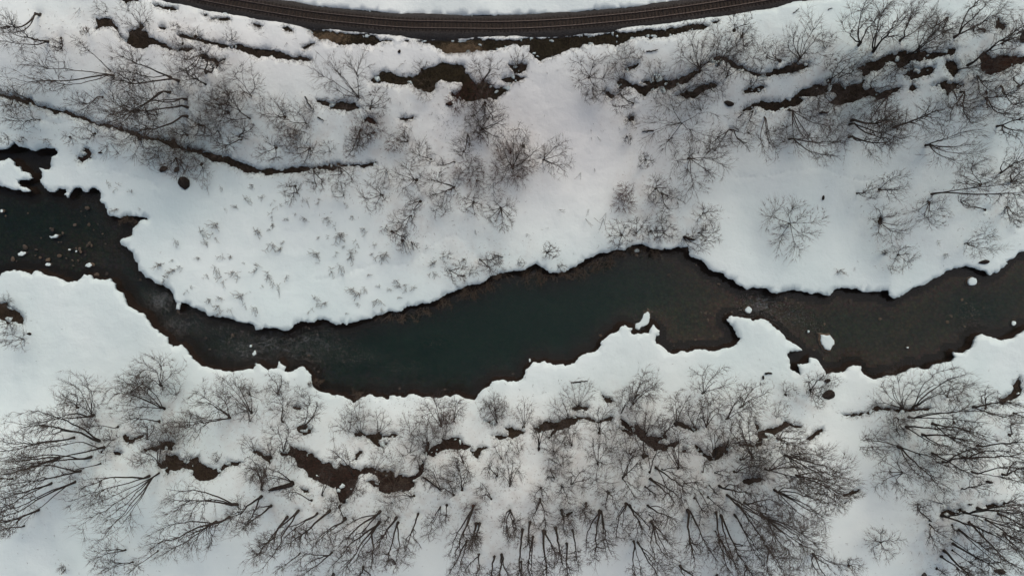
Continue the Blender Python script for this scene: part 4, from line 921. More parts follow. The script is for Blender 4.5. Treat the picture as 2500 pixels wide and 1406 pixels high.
def make_tree(kind, b, e, w, n, dense, seed):
    rng = np.random.default_rng(1000 + seed)
    base = np.array(ground(b[0], b[1]))
    h, tip = choose_h(kind, b, e, base)
    wm = w / PPM * (CAM_H - tip[2]) / CAM_H
    tip = tip - base; L = np.linalg.norm(tip)
    r0 = (1.02 if kind == 'T' else 0.88) * R0[kind] * (0.8 + 0.4 * rng.random()) * (0.8 + 0.2 * L / H0[kind])
    steps = 10
    tt = np.linspace(0, 1, steps + 1)
    stems, SR = [], []
    fork = 0.0 if kind in 'BDU' else rng.uniform(0.02, 0.15)
    if kind == 'R': fork = 0.16
    ga = rng.uniform(0, 6.28)
    for i in range(n):
        an = ga + i * 2.399
        rad = (0.40 if kind in 'RBDU' else 0.34) * wm * (math.sqrt((i + 0.6) / n) if n > 1 else 0)
        off = np.array((math.cos(an), math.sin(an), 0)) * rad
        off[2] = -0.12 * L * (rad / max(wm, .1)) * 2 * rng.random() - (0.10 * L * rng.random() if n > 1 else 0)
        end = tip + off
        # trunk up to the fork, then the limb bows outward and up
        f = fork * (0.8 + 0.4 * rng.random())
        fp = tip * f * np.array((0.5, 0.5, 1.0)); fp = fp + rng.normal(0, 0.03, 3)
        s = np.clip((tt - f) / (1 - f), 0, 1)[:, None]
        bow = np.array((off[0], off[1], 0)) * 0.28 + np.array((tip[0], tip[1], 0)) * 0.10 - np.array((0, 0, 0.06 * L))
        lead = fp + (end - fp) * s + bow * (4 * s * (1 - s)) * 0.8
        start = fp * (np.minimum(tt / max(f, 1e-3), 1))[:, None]
        pl = np.where((tt < f)[:, None], start, lead)
        wz = np.cumsum(rng.normal(0, 0.014 * L, (steps + 1, 3)), 0); wz -= wz[0]
        wz = wz - tt[:, None] * wz[-1] * 0.6
        wz[0] = 0
        pl = pl + wz * s * np.array((1, 1, 0.4))
        if kind in 'BDU':
            pl[:, :2] += rng.normal(0, 0.13, 2)
        stems.append(pl)
        rr = r0 * (0.62 + 0.38 / n ** 0.5) * (1 - 0.84 * tt ** 1.3)
        rr[0] *= 1.8
        if i > 0 and kind not in 'BDU':
            rr *= rng.uniform(0.6, 0.9)
        SR.append(rr)
    stems = np.array(stems); SR = np.array(SR)
    stems[:, 0, 2] -= 0.35
    # crown envelope: an ellipsoid about the upper part of the axis
    low = kind in 'BDU'
    axis_d = tip / L
    cfrac, along = {'T': (0.70, 0.40), 'P': (0.68, 0.36), 'M': (0.62, 0.47), 'R': (0.72, 0.36)}.get(kind, (0.60, 0.45))
    C = tip * cfrac
    ra, rr_ = along * L, (0.64 if kind in 'TM' else 0.60) * wm
    area = np.clip((wm * 0.5 + 0.6) * (0.5 * rr_ + 0.5 * ra + 0.5) / 9.0, 0.22, 2.4)
    dn = (2.0 if dense else 2.6 if kind == 'D' else 1.2 if kind == 'U' else 0.7 if kind == 'P' else 0.72 if kind == 'B' else 1.5 if kind == 'R' else 0.88)
    def targets(m, lo, hi):
        d_ = rng.normal(size=(m, 3)); d_ /= np.linalg.norm(d_, axis=1)[:, None]
        back = d_ @ axis_d < -0.35
        d_[back] -= 1.2 * (d_[back] @ axis_d)[:, None] * axis_d
        r_ = lo + (hi - lo) * rng.uniform(0, 1, m) ** 0.6
        q_ = d_ * r_[:, None]
        al = (q_ @ axis_d)[:, None] * axis_d
        lob = 1 + 0.16 * np.sin(3 * np.arctan2(d_[:, 1], d_[:, 0]) + ga) + 0.10 * np.sin(5 * d_[:, 2] + ga * 2)
        fan = 0.60 + 0.40 * np.clip(((q_ @ axis_d) + 0.75) / 0.95, 0, 1)
        q_ = C + (al * ra + (q_ - al) * rr_ * fan[:, None]) * lob[:, None]
        q_[:, 2] = np.maximum(q_[:, 2], 0.25)
        return q_
    def attach(tg, par, parR, steps, wig, rs, rtip, i_lo, pen=1.2, fine=0):
        N, Kn, _ = par.shape
        if fine:
            uu_ = np.linspace(0, par.shape[1] - 1, fine); k0 = np.minimum(uu_.astype(int), par.shape[1] - 2); w_ = (uu_ - k0)
            par = par[:, k0] * (1 - w_)[None, :, None] + par[:, k0 + 1] * w_[None, :, None]
            parR = parR[:, k0] * (1 - w_) + parR[:, k0 + 1] * w_
        nodes = par[:, i_lo:-1].reshape(-1, 3); nr = parR[:, i_lo:-1].reshape(-1)
        tn = (par[:, i_lo + 1:] - par[:, i_lo:-1]).reshape(-1, 3)
        tn = tn / np.maximum(1e-9, np.linalg.norm(tn, axis=1))[:, None]
        dv_ = tg[:, None, :] - nodes[None]
        ds = np.linalg.norm(dv_, axis=2)
        ca = (dv_ * tn[None]).sum(2) / np.maximum(ds, 1e-6)
        cost = ds * (1.0 + pen * (1 - ca)) * rng.uniform(0.92, 1.08, ds.shape)
        j = np.argmin(cost, axis=1)
        p0 = nodes[j]; d0 = ds[np.arange(len(tg)), j]
        t0 = tn[j]
        ctrl = p0 + (0.72 * t0 + 0.28 * (tg - p0) / np.maximum(d0, 1e-6)[:, None]) * (0.5 * d0)[:, None] - np.array((0, 0, 0.04)) * d0[:, None]
        u_ = np.linspace(0, 1, steps + 1)[None, :, None]
        pl_ = (1 - u_) ** 2 * p0[:, None] + 2 * u_ * (1 - u_) * ctrl[:, None] + u_ ** 2 * tg[:, None]
        nz = rng.normal(0, wig, (len(tg), steps + 1, 3)) * d0[:, None, None]; nz[:, 0] = 0
        pl_ = pl_ + nz
        Rb = np.maximum(nr[j] * rs, rtip * 1.25)
        R_ = Rb[:, None] + (rtip - Rb)[:, None] * (np.linspace(0, 1, steps + 1) ** 0.7)[None]
        return pl_, R_
    m1 = int(round((13 if not low else 6) * area ** 0.5 * (0.6 if n > 3 else 1.0) * (1.5 if dense else 1))) + (3 if not low else 2)
    m2 = int(round((100 if not low else 110) * area * dn)) + 8
    m3 = int(round((640 if kind != 'T' else 600) * area * dn)) + 30
    a1, R1 = attach(targets(m1, 0.6, 0.97), stems, SR, 6, 0.025, 0.72, 0.018, 1 if low else 2, 4.0)
    pool = np.concatenate([stems[:, -7:], a1]); poolR = np.concatenate([SR[:, -7:], R1])
    a2, R2 = attach(targets(m2, 0.35, 1.0), pool, poolR, 2 if low or kind == "P" else 3, 0.05, 0.6, 0.0105, 1, 2.2, 8)
    a3, R3 = attach(targets(m3, 0.3, 1.08), a2, R2, 1, 0.0, 0.8, 0.0085, 1, 1.7, 7)
    trunk = [tubes(stems, SR, 5 if not low else 4)]
    if not low: trunk.append(tubes(a1, R1, 4)); crown = []
    else: crown = [tubes(a1, R1, 3)]
    TW[0] += m2; TW[1] += m3
    crown += [tubes(a2, R2, 3), spikes(a3, R3 * 1.05)]
    return base, h, join(trunk), join(crown)

LAND = [  # landmark, photograph pixel
 ('in the far top left corner of the snow', 60, 90), ('left of the hooked earth scar', 200, 170), ('around the hooked earth scar near the railway', 330, 80),
 ('on the upper left slope above the long earth strip', 300, 220), ('under the ribbon of bare soil beside the railway verge', 560, 130), ('in the thicket right of the upper left slope', 440, 260),
 ('in the tangle below the ribbon of bare soil', 590, 240), ('at the left end of the long earth strip', 50, 250), ('beside the red soil loop on the left', 190, 335),
 ('growing along the middle of the long earth strip', 400, 350), ('above the right half of the long earth strip', 640, 340), ('below the right half of the long earth strip', 790, 440),
 ('around the short soil slot left of the mossy bank', 820, 240), ('left of the red dense bush', 740, 320), ('beside the red dense bush', 900, 310), ('on the mossy brown bank', 1060, 190),
 ('at the right end of the mossy brown bank', 1180, 190), ('in the snow clearing below the mossy bank', 1150, 330), ('in the middle thicket above the sapling field', 960, 440),
 ('in the dark shrub clump above the pool', 1150, 440), ('at the right edge of the dark shrub clump', 1300, 400), ('nearest the sapling field in the middle', 960, 540),
 ('under the railway verge at centre', 1290, 140), ('left of the twisted soil band', 1440, 200), ('above the twisted soil band', 1550, 160), ('over the twisted soil band', 1640, 200),
 ('right of the twisted soil band below the railway', 1740, 100), ('beneath the twisted soil band', 1560, 280), ('at the wide crooked crown below the soil band', 1670, 310),
 ('in the snow right of the open slope', 1700, 400), ('left of the blue snow hollow', 1560, 470), ('over the north bank of the pool', 1560, 560), ('at the corner of the pool', 1700, 570),
 ('along the sloping north bank of the pool', 1180, 640), ('above the north bank near the saplings', 1010, 590), ('on the soil ledge right of the twisted band', 1850, 170), ('in the tall stand at upper right', 2110, 60),
 ('above the long upper right earth scar', 2230, 90), ('at the far upper right corner', 2400, 60), ('on the long upper right earth scar', 2060, 210), ('below the long upper right earth scar', 1960, 320),
 ('under the right end of the earth scar', 2150, 300), ('near the rusty soil at the right edge', 2400, 180), ('right of the small dark scars at right', 2440, 240), ('in the spiky grove at right', 2290, 350),
 ('at the right edge above the river', 2450, 420), ('on the open snow at right', 1930, 550), ('below the animal tracks at right', 2150, 480), ('beside the dark snow hole at right', 2190, 560), ('nearest the right river bend', 2340, 580),
 ('at the left edge by the dark soil tongue', 30, 790), ('in the upper left of the lower wood', 170, 970), ('in the lower wood under the narrow channel', 380, 970), ('below the rapids on the south bank', 580, 980), ('at the south lip of the rapids', 720, 960),
 ('on the left edge of the lower wood', 60, 1080), ('in the leaning stand at lower left', 200, 1130), ('left of the forked soil gash', 360, 1130), ('around the small soil scars at lower left', 370, 1060), ('in the bottom left corner', 90, 1260),
 ('near the bottom left on open snow', 330, 1350), ('below the forked soil gash at lower left', 520, 1260), ('left of the big red soil gash', 660, 1190), ('above the big red soil gash', 700, 1060), ('in the big red soil gash', 880, 1150),
 ('around the small crescent of bare soil', 900, 1010), ('by the red soil patch south of the pool', 1070, 1030), ('between the red soil patch and the pool', 1080, 980), ('in the open shrubs right of the red gash', 1130, 1170), ('just below the big red soil gash', 830, 1250),
 ('below the right arm of the red gash', 970, 1270), ('in the bottom left centre row', 780, 1350), ('at bottom left of centre', 920, 1370), ('in the middle bottom row', 1140, 1290), ('at the very bottom centre', 1220, 1360),
 ('above the branching soil crack south of the pool', 1400, 980), ('around the branching soil crack', 1350, 1060), ('below the branching soil crack', 1450, 1120), ('in the sparse shrubs at lower centre', 1250, 1130), ('near the soil chute at lower right centre', 1570, 1050),
 ('above the soil chute facing the river', 1560, 960), ('facing the snow headland', 1700, 970), ('around the ring of bare soil', 1760, 1090), ('above the ring of bare soil', 1830, 1000), ('below the soil chute', 1560, 1160),
 ('in the row of trunks at bottom centre', 1340, 1300), ('in the scattered trunks at lower centre', 1370, 1200), ('in the bottom row right of centre', 1480, 1270), ('in the slanting trunks at bottom right centre', 1600, 1320), ('in the leaning trunks below the soil ring', 1700, 1210),
 ('in the slanting stand under the dense crowns', 1790, 1300), ('in the dense round crowns at lower right', 1950, 1150), ('in the lower dense crowns at lower right', 1930, 1290), ('by the round boulder south of the river bend', 1990, 960), ('at the bottom below the dense crowns', 2010, 1370),
 ('alone in the snow clearing at lower right', 2150, 1320), ('left of the right-hand stand', 2190, 1110), ('along the thin soil seam at right', 2200, 1000), ('in the right-hand stand', 2290, 1060), ('in the right-hand stand near the edge', 2430, 1000),
 ('at the right edge below the soil blotch', 2440, 1110), ('below the right-hand stand', 2290, 1260), ('in the bottom right stand', 2340, 1320), ('in the bottom right corner', 2420, 1340), ('at the right edge of the bottom stand', 2430, 1250),
]
KIND_NAME = {'T': ('bare_tree', 'tree'), 'M': ('bare_tree', 'tree'), 'R': ('bare_tree', 'tree'), 'P': ('young_tree', 'tree'), 'B': ('bare_shrub', 'shrub'), 'D': ('red_shrub', 'shrub'), 'U': ('dry_shrub', 'shrub')}
def direction(b, e):
    dx, dy = e[0] - b[0], e[1] - b[1]
    if math.hypot(dx, dy) < 22: return None
    a = math.degrees(math.atan2(-dy, dx)) % 360
    return ['right', 'up-right', 'upward', 'up-left', 'left', 'down-left', 'downward', 'down-right'][int(((a + 22.5) % 360) // 45)]
NUM = {1: 'single-stemmed', 2: 'two-stemmed', 3: 'three-stemmed', 4: 'four-stemmed'}
def describe(kind, b, e, w, n, dense):
    d = direction(b, e)
    st = NUM.get(n, 'many-stemmed')
    if kind == 'T': s = ('dense ' if dense else 'tall ') + st + ' bare tree'
    elif kind == 'M': s = ('broad ' if w > 85 else 'medium ' if w > 60 else 'small ') + st + ' bare tree'
    elif kind == 'R': s = ('wide' if w > 90 else 'small') + ' round-crowned bare tree'
    elif kind == 'P': s = 'slender young bare tree'
    elif kind == 'B': s = ('large ' if w > 75 else 'low ' if w > 50 else 'tiny ') + 'leafless shrub'
    elif kind == 'D': s = ('wide ' if w > 75 else 'small ') + 'dense reddish shrub'
    else: s = ('wide ' if w > 85 else 'small ') + 'dry tan shrub'
    if d: s += ' leaning ' + d
    return s
def nearest_land(u, v):
    return min(LAND, key=lambda q: math.hypot(q[1] - u, q[2] - v))[0]
ORD = ['leftmost', 'second from left', 'third from left', 'fourth from left', 'fifth from left', 'sixth from left', 'seventh from left', 'eighth from left', 'ninth from left', 'tenth from left', 'eleventh from left', 'twelfth from left']
def unique(items):
    """items: (description, place, u, v) -> labels that differ"""
    def trim(dsc, pl):
        w = dsc.split()
        for drop in ('bare', 'single-stemmed', 'many-stemmed', 'leafless'):
            if len(w) + 3 + len(pl.split()) > 16 and drop in w and len(w) > 3: w.remove(drop)
        if len(w) + 3 + len(pl.split()) > 16 and 'leaning' in w: w = w[:w.index('leaning')]
        return ' '.join(w)
    items = [(trim(it[0], it[1]),) + tuple(it[1:]) for it in items]
    byp = {}
    for i, it in enumerate(items): byp.setdefault((it[0], it[1]), []).append(i)
    lab = [None] * len(items)
    for (dsc, pl), ids in byp.items():
        if len(ids) == 1: lab[ids[0]] = dsc + ', ' + pl
        else:
            ids.sort(key=lambda i: items[i][2])
            for r, i in enumerate(ids):
                o = ORD[r] if len(ids) > 2 and r < len(ORD) else ('left one' if r == 0 else 'right one')
                lab[i] = dsc + ', ' + o + ' ' + pl
    return lab

tree_labels = unique([(describe(*d_), nearest_land(d_[1][0] * .6 + d_[2][0] * .4, d_[1][1] * .6 + d_[2][1] * .4), d_[1][0], d_[1][1]) for d_ in tree_data])
ntri = 0
for i, (kind, b, e, w, n, dense) in enumerate(tree_data):
    base, h, (tv, tf), (cv_, cf) = make_tree(kind, b, e, w, n, dense, i)
    nm, cat = KIND_NAME[kind]
    root = tag(empty(nm, base), tree_labels[i], cat, 'leafless trees of the river valley' if cat == 'tree' else 'leafless shrubs of the river valley')
    tm = {'D': M['redtwig'], 'U': M['tantwig']}.get(kind, M['bark'])
    cm = {'D': M['redtwig'], 'U': M['tantwig']}.get(kind, M['twig'])
    obj('trunk' if cat == 'tree' else 'stems', mesh_np('trunk', tv, tf, tm, True), root)
    obj('crown' if cat == 'tree' else 'twigs', mesh_np('crown', cv_, cf, cm, False), root)
    ntri += 2 * (len(tf) + len(cf))

# shrubs hanging over the water from the north bank
items, dat = [], []
for line in BANK.strip().splitlines():
    for item in line.split('|'):
        w = item.split(); t = w[0]; v = [float(q) for q in w[1:]]
        b = px(t, v[0], v[1]); e = px(t, v[2], v[3])
        dat.append((b, e, v[4] / K)); items.append(('brown leafless shrub drooping over the dark water', '', b[0], b[1]))
BANK_PL = [(830, 'from the left end of the sloping bank'), (1010, 'along the bank left of the pool'), (1180, 'along the bank at the pool middle'), (1330, 'from the notch in the pool bank'), (1500, 'along the bank right of the notch'), (1600, 'at the top of the pool'), (5000, 'at the pool corner')]
its = []
for (b, e, w) in dat:
    pl = next(p for x, p in BANK_PL if b[0] < x) if b[1] < 850 else 'below the rapids'
    if b[0] < 400: pl = 'at the left bay of the river'
    its.append((('large ' if w > 48 else 'small ') + 'brown leafless shrub over the water', pl, b[0], b[1]))
for i, ((b, e, w), lb) in enumerate(zip(dat, unique(its))):
    rng = np.random.default_rng(5000 + i)
    bx, by, bz = ground(b[0], b[1]); bz = -0.35
    tip = np.array(at_height(e[0], e[1], 0.25)) - np.array((bx, by, bz))
    n = 9; wm = w / PPM
    st = []
    for k_ in range(n):
        s = np.linspace(0, 1, 7)[:, None]
        en = tip + np.array((rng.uniform(-.5, .5) * wm, rng.uniform(-.35, .35), rng.uniform(-.5, .4)))
        st.append(np.array((rng.uniform(-.3, .3) * wm, rng.uniform(0, .3), 0)) + en * s + np.array((0, 0, 0.5)) * 4 * s * (1 - s) + np.cumsum(rng.normal(0, .05, (7, 3)), 0))
    st = np.array(st); R = np.tile(0.025 * (1 - 0.75 * np.linspace(0, 1, 7)), (n, 1))
    a1, R1 = grow(st, R, 6, 0.2, 1, lambda t: 0.45 * np.linalg.norm(tip) * (1.1 - .5 * t), 40, 4, 0.2, 0.02, rng, 0.7, 0.011)
    a2, R2 = grow(a1, R1, 4, 0.2, 1, lambda t: 0.22 * np.linalg.norm(tip) * (1.1 - .4 * t) + 0.1, 42, 2, 0.2, 0.02, rng, 0.8, 0.010)
    root = tag(empty('bank_shrub', (bx, by, bz)), lb, 'shrub', 'shrubs drooping over the river')
    obj('stems', mesh_np('stems', *tubes(st, R, 3), M['tantwig'], True), root)
    obj('twigs', mesh_np('twigs', *join([tubes(a1, R1, 3), tubes(a2, R2, 3)]), M['tantwig']), root)
    ntri += 2 * 3 * (n * 6 + n * 6 * 4 + n * 24 * 2)

# saplings: a few prototypes, copied
def sapling_mesh(seed, tall):
    rng = np.random.default_rng(seed)
    n = rng.integers(2, 5) if not tall else rng.integers(1, 3)
    st = []
    for k_ in range(n):
        s = np.linspace(0, 1, 6)[:, None]
        en = np.array((rng.normal(0, .30), rng.normal(0, .30), rng.uniform(0.9, 1.3) if not tall else rng.uniform(2.2, 3.0)))
        st.append(np.array((rng.normal(0, .06), rng.normal(0, .06), -0.2)) + en * s + np.cumsum(rng.normal(0, .025, (6, 3)), 0))
    st = np.array(st); R = np.tile((0.021 if not tall else 0.024) * (1 - 0.7 * np.linspace(0, 1, 6)), (n, 1))
    if tall:
        a1, R1 = grow(st, R, 3, 0.4, 1, lambda t: 0.35 * (1.1 - .4 * t), 28, 3, 0.12, 0.1, rng, 0.7, 0.012)
        return mesh_np('sapling', *join([tubes(st, R, 4), tubes(a1, R1, 3)]), M['twig'])
    a1, R1 = grow(st, R, 5, 0.15, 1, lambda t: 0.60 * (1.1 - .5 * t), 42, 3, 0.2, 0.04, rng, 0.75, 0.009)
    a2, R2 = grow(a1, R1, 3, 0.2, 1, lambda t: 0.24 * (1.1 - .4 * t), 40, 2, 0.2, 0.02, rng, 0.8, 0.007)
    return mesh_np('sapling', *join([tubes(st, R, 4), tubes(a1, R1, 3), tubes(a2, R2, 3)]), M['tantwig'])
sap = [sapling_mesh(i, False) for i in range(24)]
pol = [sapling_mesh(50 + i, True) for i in range(6)]
SAP_LAND = [('below the long earth strip', 300, 460), ('above the dark bay of the river', 340, 500), ('left of the upper snowfield', 540, 530), ('by the narrow channel at left', 400, 640), ('in the left middle snowfield', 490, 620), ('in the snowfield left of its centre', 545, 660),
 ('above the rapids channel', 520, 730), ('just above the first rapids', 610, 740), ('at the upper left snowfield edge', 640, 490), ('in the top of the snowfield', 700, 510), ('in the upper middle snowfield', 730, 560), ('in the upper right snowfield', 800, 530),
 ('under the middle thicket', 850, 510), ('under the round bushes', 890, 560), ('at the snowfield centre', 790, 610), ('in the right middle snowfield', 850, 610), ('left of the thicket saplings', 920, 620), ('in the centre low snowfield', 700, 670), ('in the lower snowfield', 790, 660),
 ('in the lower right snowfield', 900, 690), ('left of the pool bank', 980, 700), ('near the lower river edge', 780, 740), ('close to the river edge', 870, 750), ('by the sloping pool bank', 1050, 640), ('above the pool bank', 1130, 630), ('near the right river bend', 2050, 655), ('on the blue snow at right', 2290, 610)]
POLE_LAND = [('above the pool at right', 1440, 545), ('above the pool at left', 1350, 530), ('above the pool corner', 1470, 600), ('on the open slope', 1450, 330), ('low on the open slope', 1430, 420), ('high on the open slope', 1350, 180), ('right of the open slope', 1780, 310),
 ('under the left railway verge', 690, 100), ('under the middle railway verge', 920, 130), ('beside the mossy bank', 960, 200), ('below the mossy bank', 980, 250), ('under the round shrubs', 1150, 570), ('left of the upper left scar', 200, 20), ('under the hooked scar', 300, 115)]
sap_items, sap_objs = [], []
for src, protos, nm in ((SAPLINGS, sap, 'sapling'), (POLES, pol, 'thin_sapling')):
    for t, s in src.items():
        v = [float(q) for q in s.split()]
        for j in range(0, len(v), 2):
            u_, v_ = px(t, v[j], v[j + 1])
            o = obj(nm, random.choice(protos))
            g = ground(u_, v_)
            o.location = (g[0], g[1], g[2] + 0.2)
            k_ = random.choice((random.uniform(0.55, 0.9), random.uniform(0.8, 1.3), random.uniform(1.2, 1.7)))
            o.scale = (k_, k_, k_ * random.uniform(0.8, 1.1))
            o.rotation_euler = (random.gauss(0.42, .12), random.gauss(0.05, .15), random.gauss(0, 0.15))
            o.rotation_mode = 'ZXY'
            o.rotation_euler.z = random.gauss(0, .25)
            sized = 'tiny' if k_ < 0.85 else 'small' if k_ < 1.25 else 'larger'
            pl = min(SAP_LAND if nm == 'sapling' else POLE_LAND, key=lambda q_: math.hypot(q_[1] - u_, q_[2] - v_))[0]
            sap_items.append((sized + (' leafless sapling' if nm == 'sapling' else ' thin bare stem'), pl, u_, v_)); sap_objs.append((o, nm))
for (o, nm), lb in zip(sap_objs, unique(sap_items)):
    tag(o, lb, 'sapling', 'saplings of the snowfield' if nm == 'sapling' else 'thin stems standing in the snow')
print('twigs', TW, 'tree triangles', ntri, 'patch points', [len(p) for _, p in patch_polys][:4])

# ------------------------------------------------------------------ rocks
def rock_mesh(seed, sub_=3, flat=0.62, rough_=0.22):
    import bmesh
    rng = np.random.default_rng(seed)
    bm = bmesh.new(); bmesh.ops.create_icosphere(bm, subdivisions=sub_, radius=1.0)
    d = rng.normal(size=(9, 3)); d /= np.linalg.norm(d, axis=1)[:, None]; cut = rng.uniform(0.55, 0.9, 9)
    for v in bm.verts:
        c = np.array(v.co)
        for k_ in range(9):
            q_ = c @ d[k_]
            if q_ > cut[k_]: c = c - d[k_] * (q_ - cut[k_]) * 0.85
        c = c * (1 + rough_ * 0.3 * math.sin(3.1 * c[0] + seed) * math.cos(2.7 * c[1] - seed)) + rng.normal(0, 0.018, 3)
        v.co = (c[0], c[1] * 0.85, c[2] * flat)
    me_ = bpy.data.meshes.new('boulder'); bm.to_mesh(me_); bm.free()
    me_.materials.append(M['rock'])
    for p in me_.polygons: p.use_smooth = False
    return me_
rocks = [rock_mesh(i, 2) for i in range(10)]
ROCKS = {
 'E': '625 142 18 375 297 16 450 320 11 537 262 14 637 260 13 183 420 20 260 440 13 345 512 18 427 482 16 95 505 18 570 435 16 640 395 14 655 410 12 625 410 11 580 455 12 525 555 9 665 545 15 690 625 26 765 612 14 700 255 7 200 178 7 42 198 8 295 355 7 420 385 7 440 385 8 500 440 13 520 515 8 560 518 10 290 495 12 255 480 9 475 500 7 612 475 8 120 520 8 735 325 8 755 397 6 735 465 6 1475 1070 10 1665 1050 12 1500 1150 9 1640 1100 8 1005 655 12 1280 882 13 360 285 8 22 165 17 545 430 8 610 200 6 670 300 6 580 165 7',
 'G': '1150 622 16 1507 685 11 660 1050 12 1093 908 9 1125 875 8 1300 925 8 1305 895 7 1380 887 8 1412 893 11 1445 893 7 1345 950 9 1432 940 11 1478 910 6 1557 900 11 1600 885 7 1402 1007 8 1550 1003 8 1340 1080 10 1470 1055 7 1187 1125 7 1160 1093 5 1470 1128 6 1000 865 10 970 875 6 1030 882 10 35 1325 9 920 478 13 1345 550 7',
 'H': '632 808 17 170 787 11 258 818 9 845 935 12 447 972 10 1325 955 14 1355 915 9 1432 795 10 1450 985 10 1523 980 9 1585 855 8 1500 910 8 1410 630 6 1040 1132 13 370 1155 9 440 1220 8 395 1040 9 1345 905 7 1460 820 7 1310 680 6',
 'F': '370 990 11 395 1193 9 415 1237 11 432 1285 10 462 1310 9 395 1000 7', 'J': '1043 65 10 1365 70 9',
}
RPL = {'E': 'in the left shallows', 'E2': 'in the narrow rapids', 'G': 'in the brown shallows right of the pool', 'H': 'in the right river bend', 'F': 'at the foot of the rapids', 'J': 'at the south edge of the pool'}
items, rd_ = [], []
for t, s in ROCKS.items():
    v = [float(q) for q in s.split()]
    for j in range(0, len(v), 3):
        u_, v_ = px(t, v[j], v[j + 1]); r_ = v[j + 2] / K / PPM
        rd_.append((u_, v_, r_, t))
group_n = {}
lab = {}
ROCK_LAND = [('at the left edge of the river', 15, 520), ('in the top of the left shallows', 200, 510), ('above the boulder cluster', 130, 560), ('right of the upper left boulders', 230, 560), ('in the west of the boulder cluster', 75, 610), ('in the middle boulder cluster', 120, 620),
 ('in the thick of the boulder cluster', 190, 605), ('in the south of the boulder cluster', 120, 640), ('in the east of the boulder cluster', 220, 640), ('by the south bank snow corner', 240, 670), ('in the open left channel', 255, 580), ('where the channel narrows', 345, 685), ('under the bank spur', 435, 760), ('in the long rapids', 530, 825),
 ('below the north bank rapids', 750, 798), ('at the foot of the rapids', 765, 880), ('at the south edge of the pool', 980, 948), ('under the pool south bank', 1090, 948), ('by the upright dusted stone', 1252, 910), ('at the pool south lip', 1465, 818), ('off the long snow slab', 1585, 758), ('right of the long snow slab', 1620, 765),
 ('at the pool head', 1555, 622), ('in the open right half of the pool', 1632, 672), ('at the pool corner bank', 1700, 648), ('under the steep right bank', 1755, 694), ('in the west of the brown shallows', 1685, 768), ('in the north of the brown shallows', 1715, 770), ('in the east of the brown shallows', 1775, 770), ('in the mid brown shallows', 1700, 785),
 ('in the cove', 1640, 842), ('low in the brown shallows', 1720, 830), ('low right in the brown shallows', 1765, 805), ('below the right rapids', 1920, 730), ('left of the oval snow rock', 1990, 810), ('below the oval snow rock', 2000, 865), ('under the right north bank', 2075, 735), ('at mid river on the right', 2150, 780), ('low in the right bend', 2215, 847),
 ('left of the dark riffle', 2310, 785), ('in the dark riffle', 2360, 790), ('above the dark riffle', 2340, 725), ('right in the dark riffle', 2395, 765)]
its = [(('big ' if r_ > 0.38 else 'medium ' if r_ > 0.23 else 'small ' if r_ > 0.165 else 'tiny ') + 'brown river stone', min(ROCK_LAND, key=lambda q_: math.hypot(q_[1] - u_, q_[2] - v_))[0], u_, v_) for u_, v_, r_, t in rd_]
for (u_, v_, r_, t), lb in zip(rd_, unique(its)):
    x, y, _ = at_height(u_, v_, WATER_Z)
    o = obj('boulder', random.choice(rocks))
    o.location = (x, y, WATER_Z + r_ * 0.12)
    o.scale = (r_ * 1.1, r_ * 1.1, r_ * random.uniform(0.8, 1.1))
    o.rotation_euler = (random.gauss(0, .2), random.gauss(0, .2), random.uniform(0, 6.28))
    tag(o, lb, 'rock', 'brown stones in the river')
# boulders lying in the snow
for nm, t, x_, y_, rx, ry, lb in (
    ('boulder', 'A', 1178, 1215, 32, 26, 'dark boulder with a low tail under the long earth strip'), ('boulder', 'A', 1272, 1220, 20, 24, 'small dark boulder between two larger ones under the earth strip'),
    ('boulder', 'A', 1327, 1312, 44, 50, 'largest dark round boulder in the snow under the earth strip'), ('boulder', 'B', 1397, 750, 26, 16, 'small black boulder below the mossy bank'),
    ('boulder', 'C', 1575, 748, 40, 20, 'long dark boulder in the snow below the twisted soil band'), ('boulder', 'H', 1575, 527, 40, 17, 'flat dark boulder at the snow edge by the right river bend'),
    ('boulder', 'L', 465, 103, 46, 38, 'round brown boulder on the south bank by a small tree'), ('boulder', 'L', 460, 5, 22, 16, 'small dark boulder above the round brown boulder'),
    ('boulder', 'A', 727, 1098, 18, 8, 'little black stone right of the red soil loop'), ('boulder', 'E', 220, 1037, 18, 11, 'small black stone right of the left edge soil tongue'),
    ('boulder', 'L', 1612, 727, 26, 11, 'dark stone in the right edge stand'), ('boulder', 'D', 1858, 290, 28, 34, 'dark boulder at the upper right frame edge'),
    ('boulder', 'B', 1042, 375, 10, 14, 'small black stone on the snow under the railway verge'), ('boulder', 'L', 1685, 1362, 40, 22, 'dark tilted boulder in the bottom right corner'),
    ('boulder', 'H', 2, 1350, 9, 16, 'small black stone beside the headland log'), ('boulder', 'H', 430, 72, 9, 22, 'dark upright stone in the blue snow hollow')):
    u_, v_ = px(t, x_, y_); g = ground(u_, v_)
    o = obj(nm, random.choice(rocks)); s_ = 1.06 / K / PPM
    o.location = (g[0], g[1], g[2] + 0.42); o.scale = (rx * s_, ry * s_ * 1.15, max(0.4, min(rx, ry) * s_ * 0.9))
    o.rotation_euler = (0, 0, random.gauss(0, .15))
    o.data = o.data.copy(); o.data.materials[0] = M['dark']
    tag(o, lb, 'boulder', 'boulders lying in the snow')

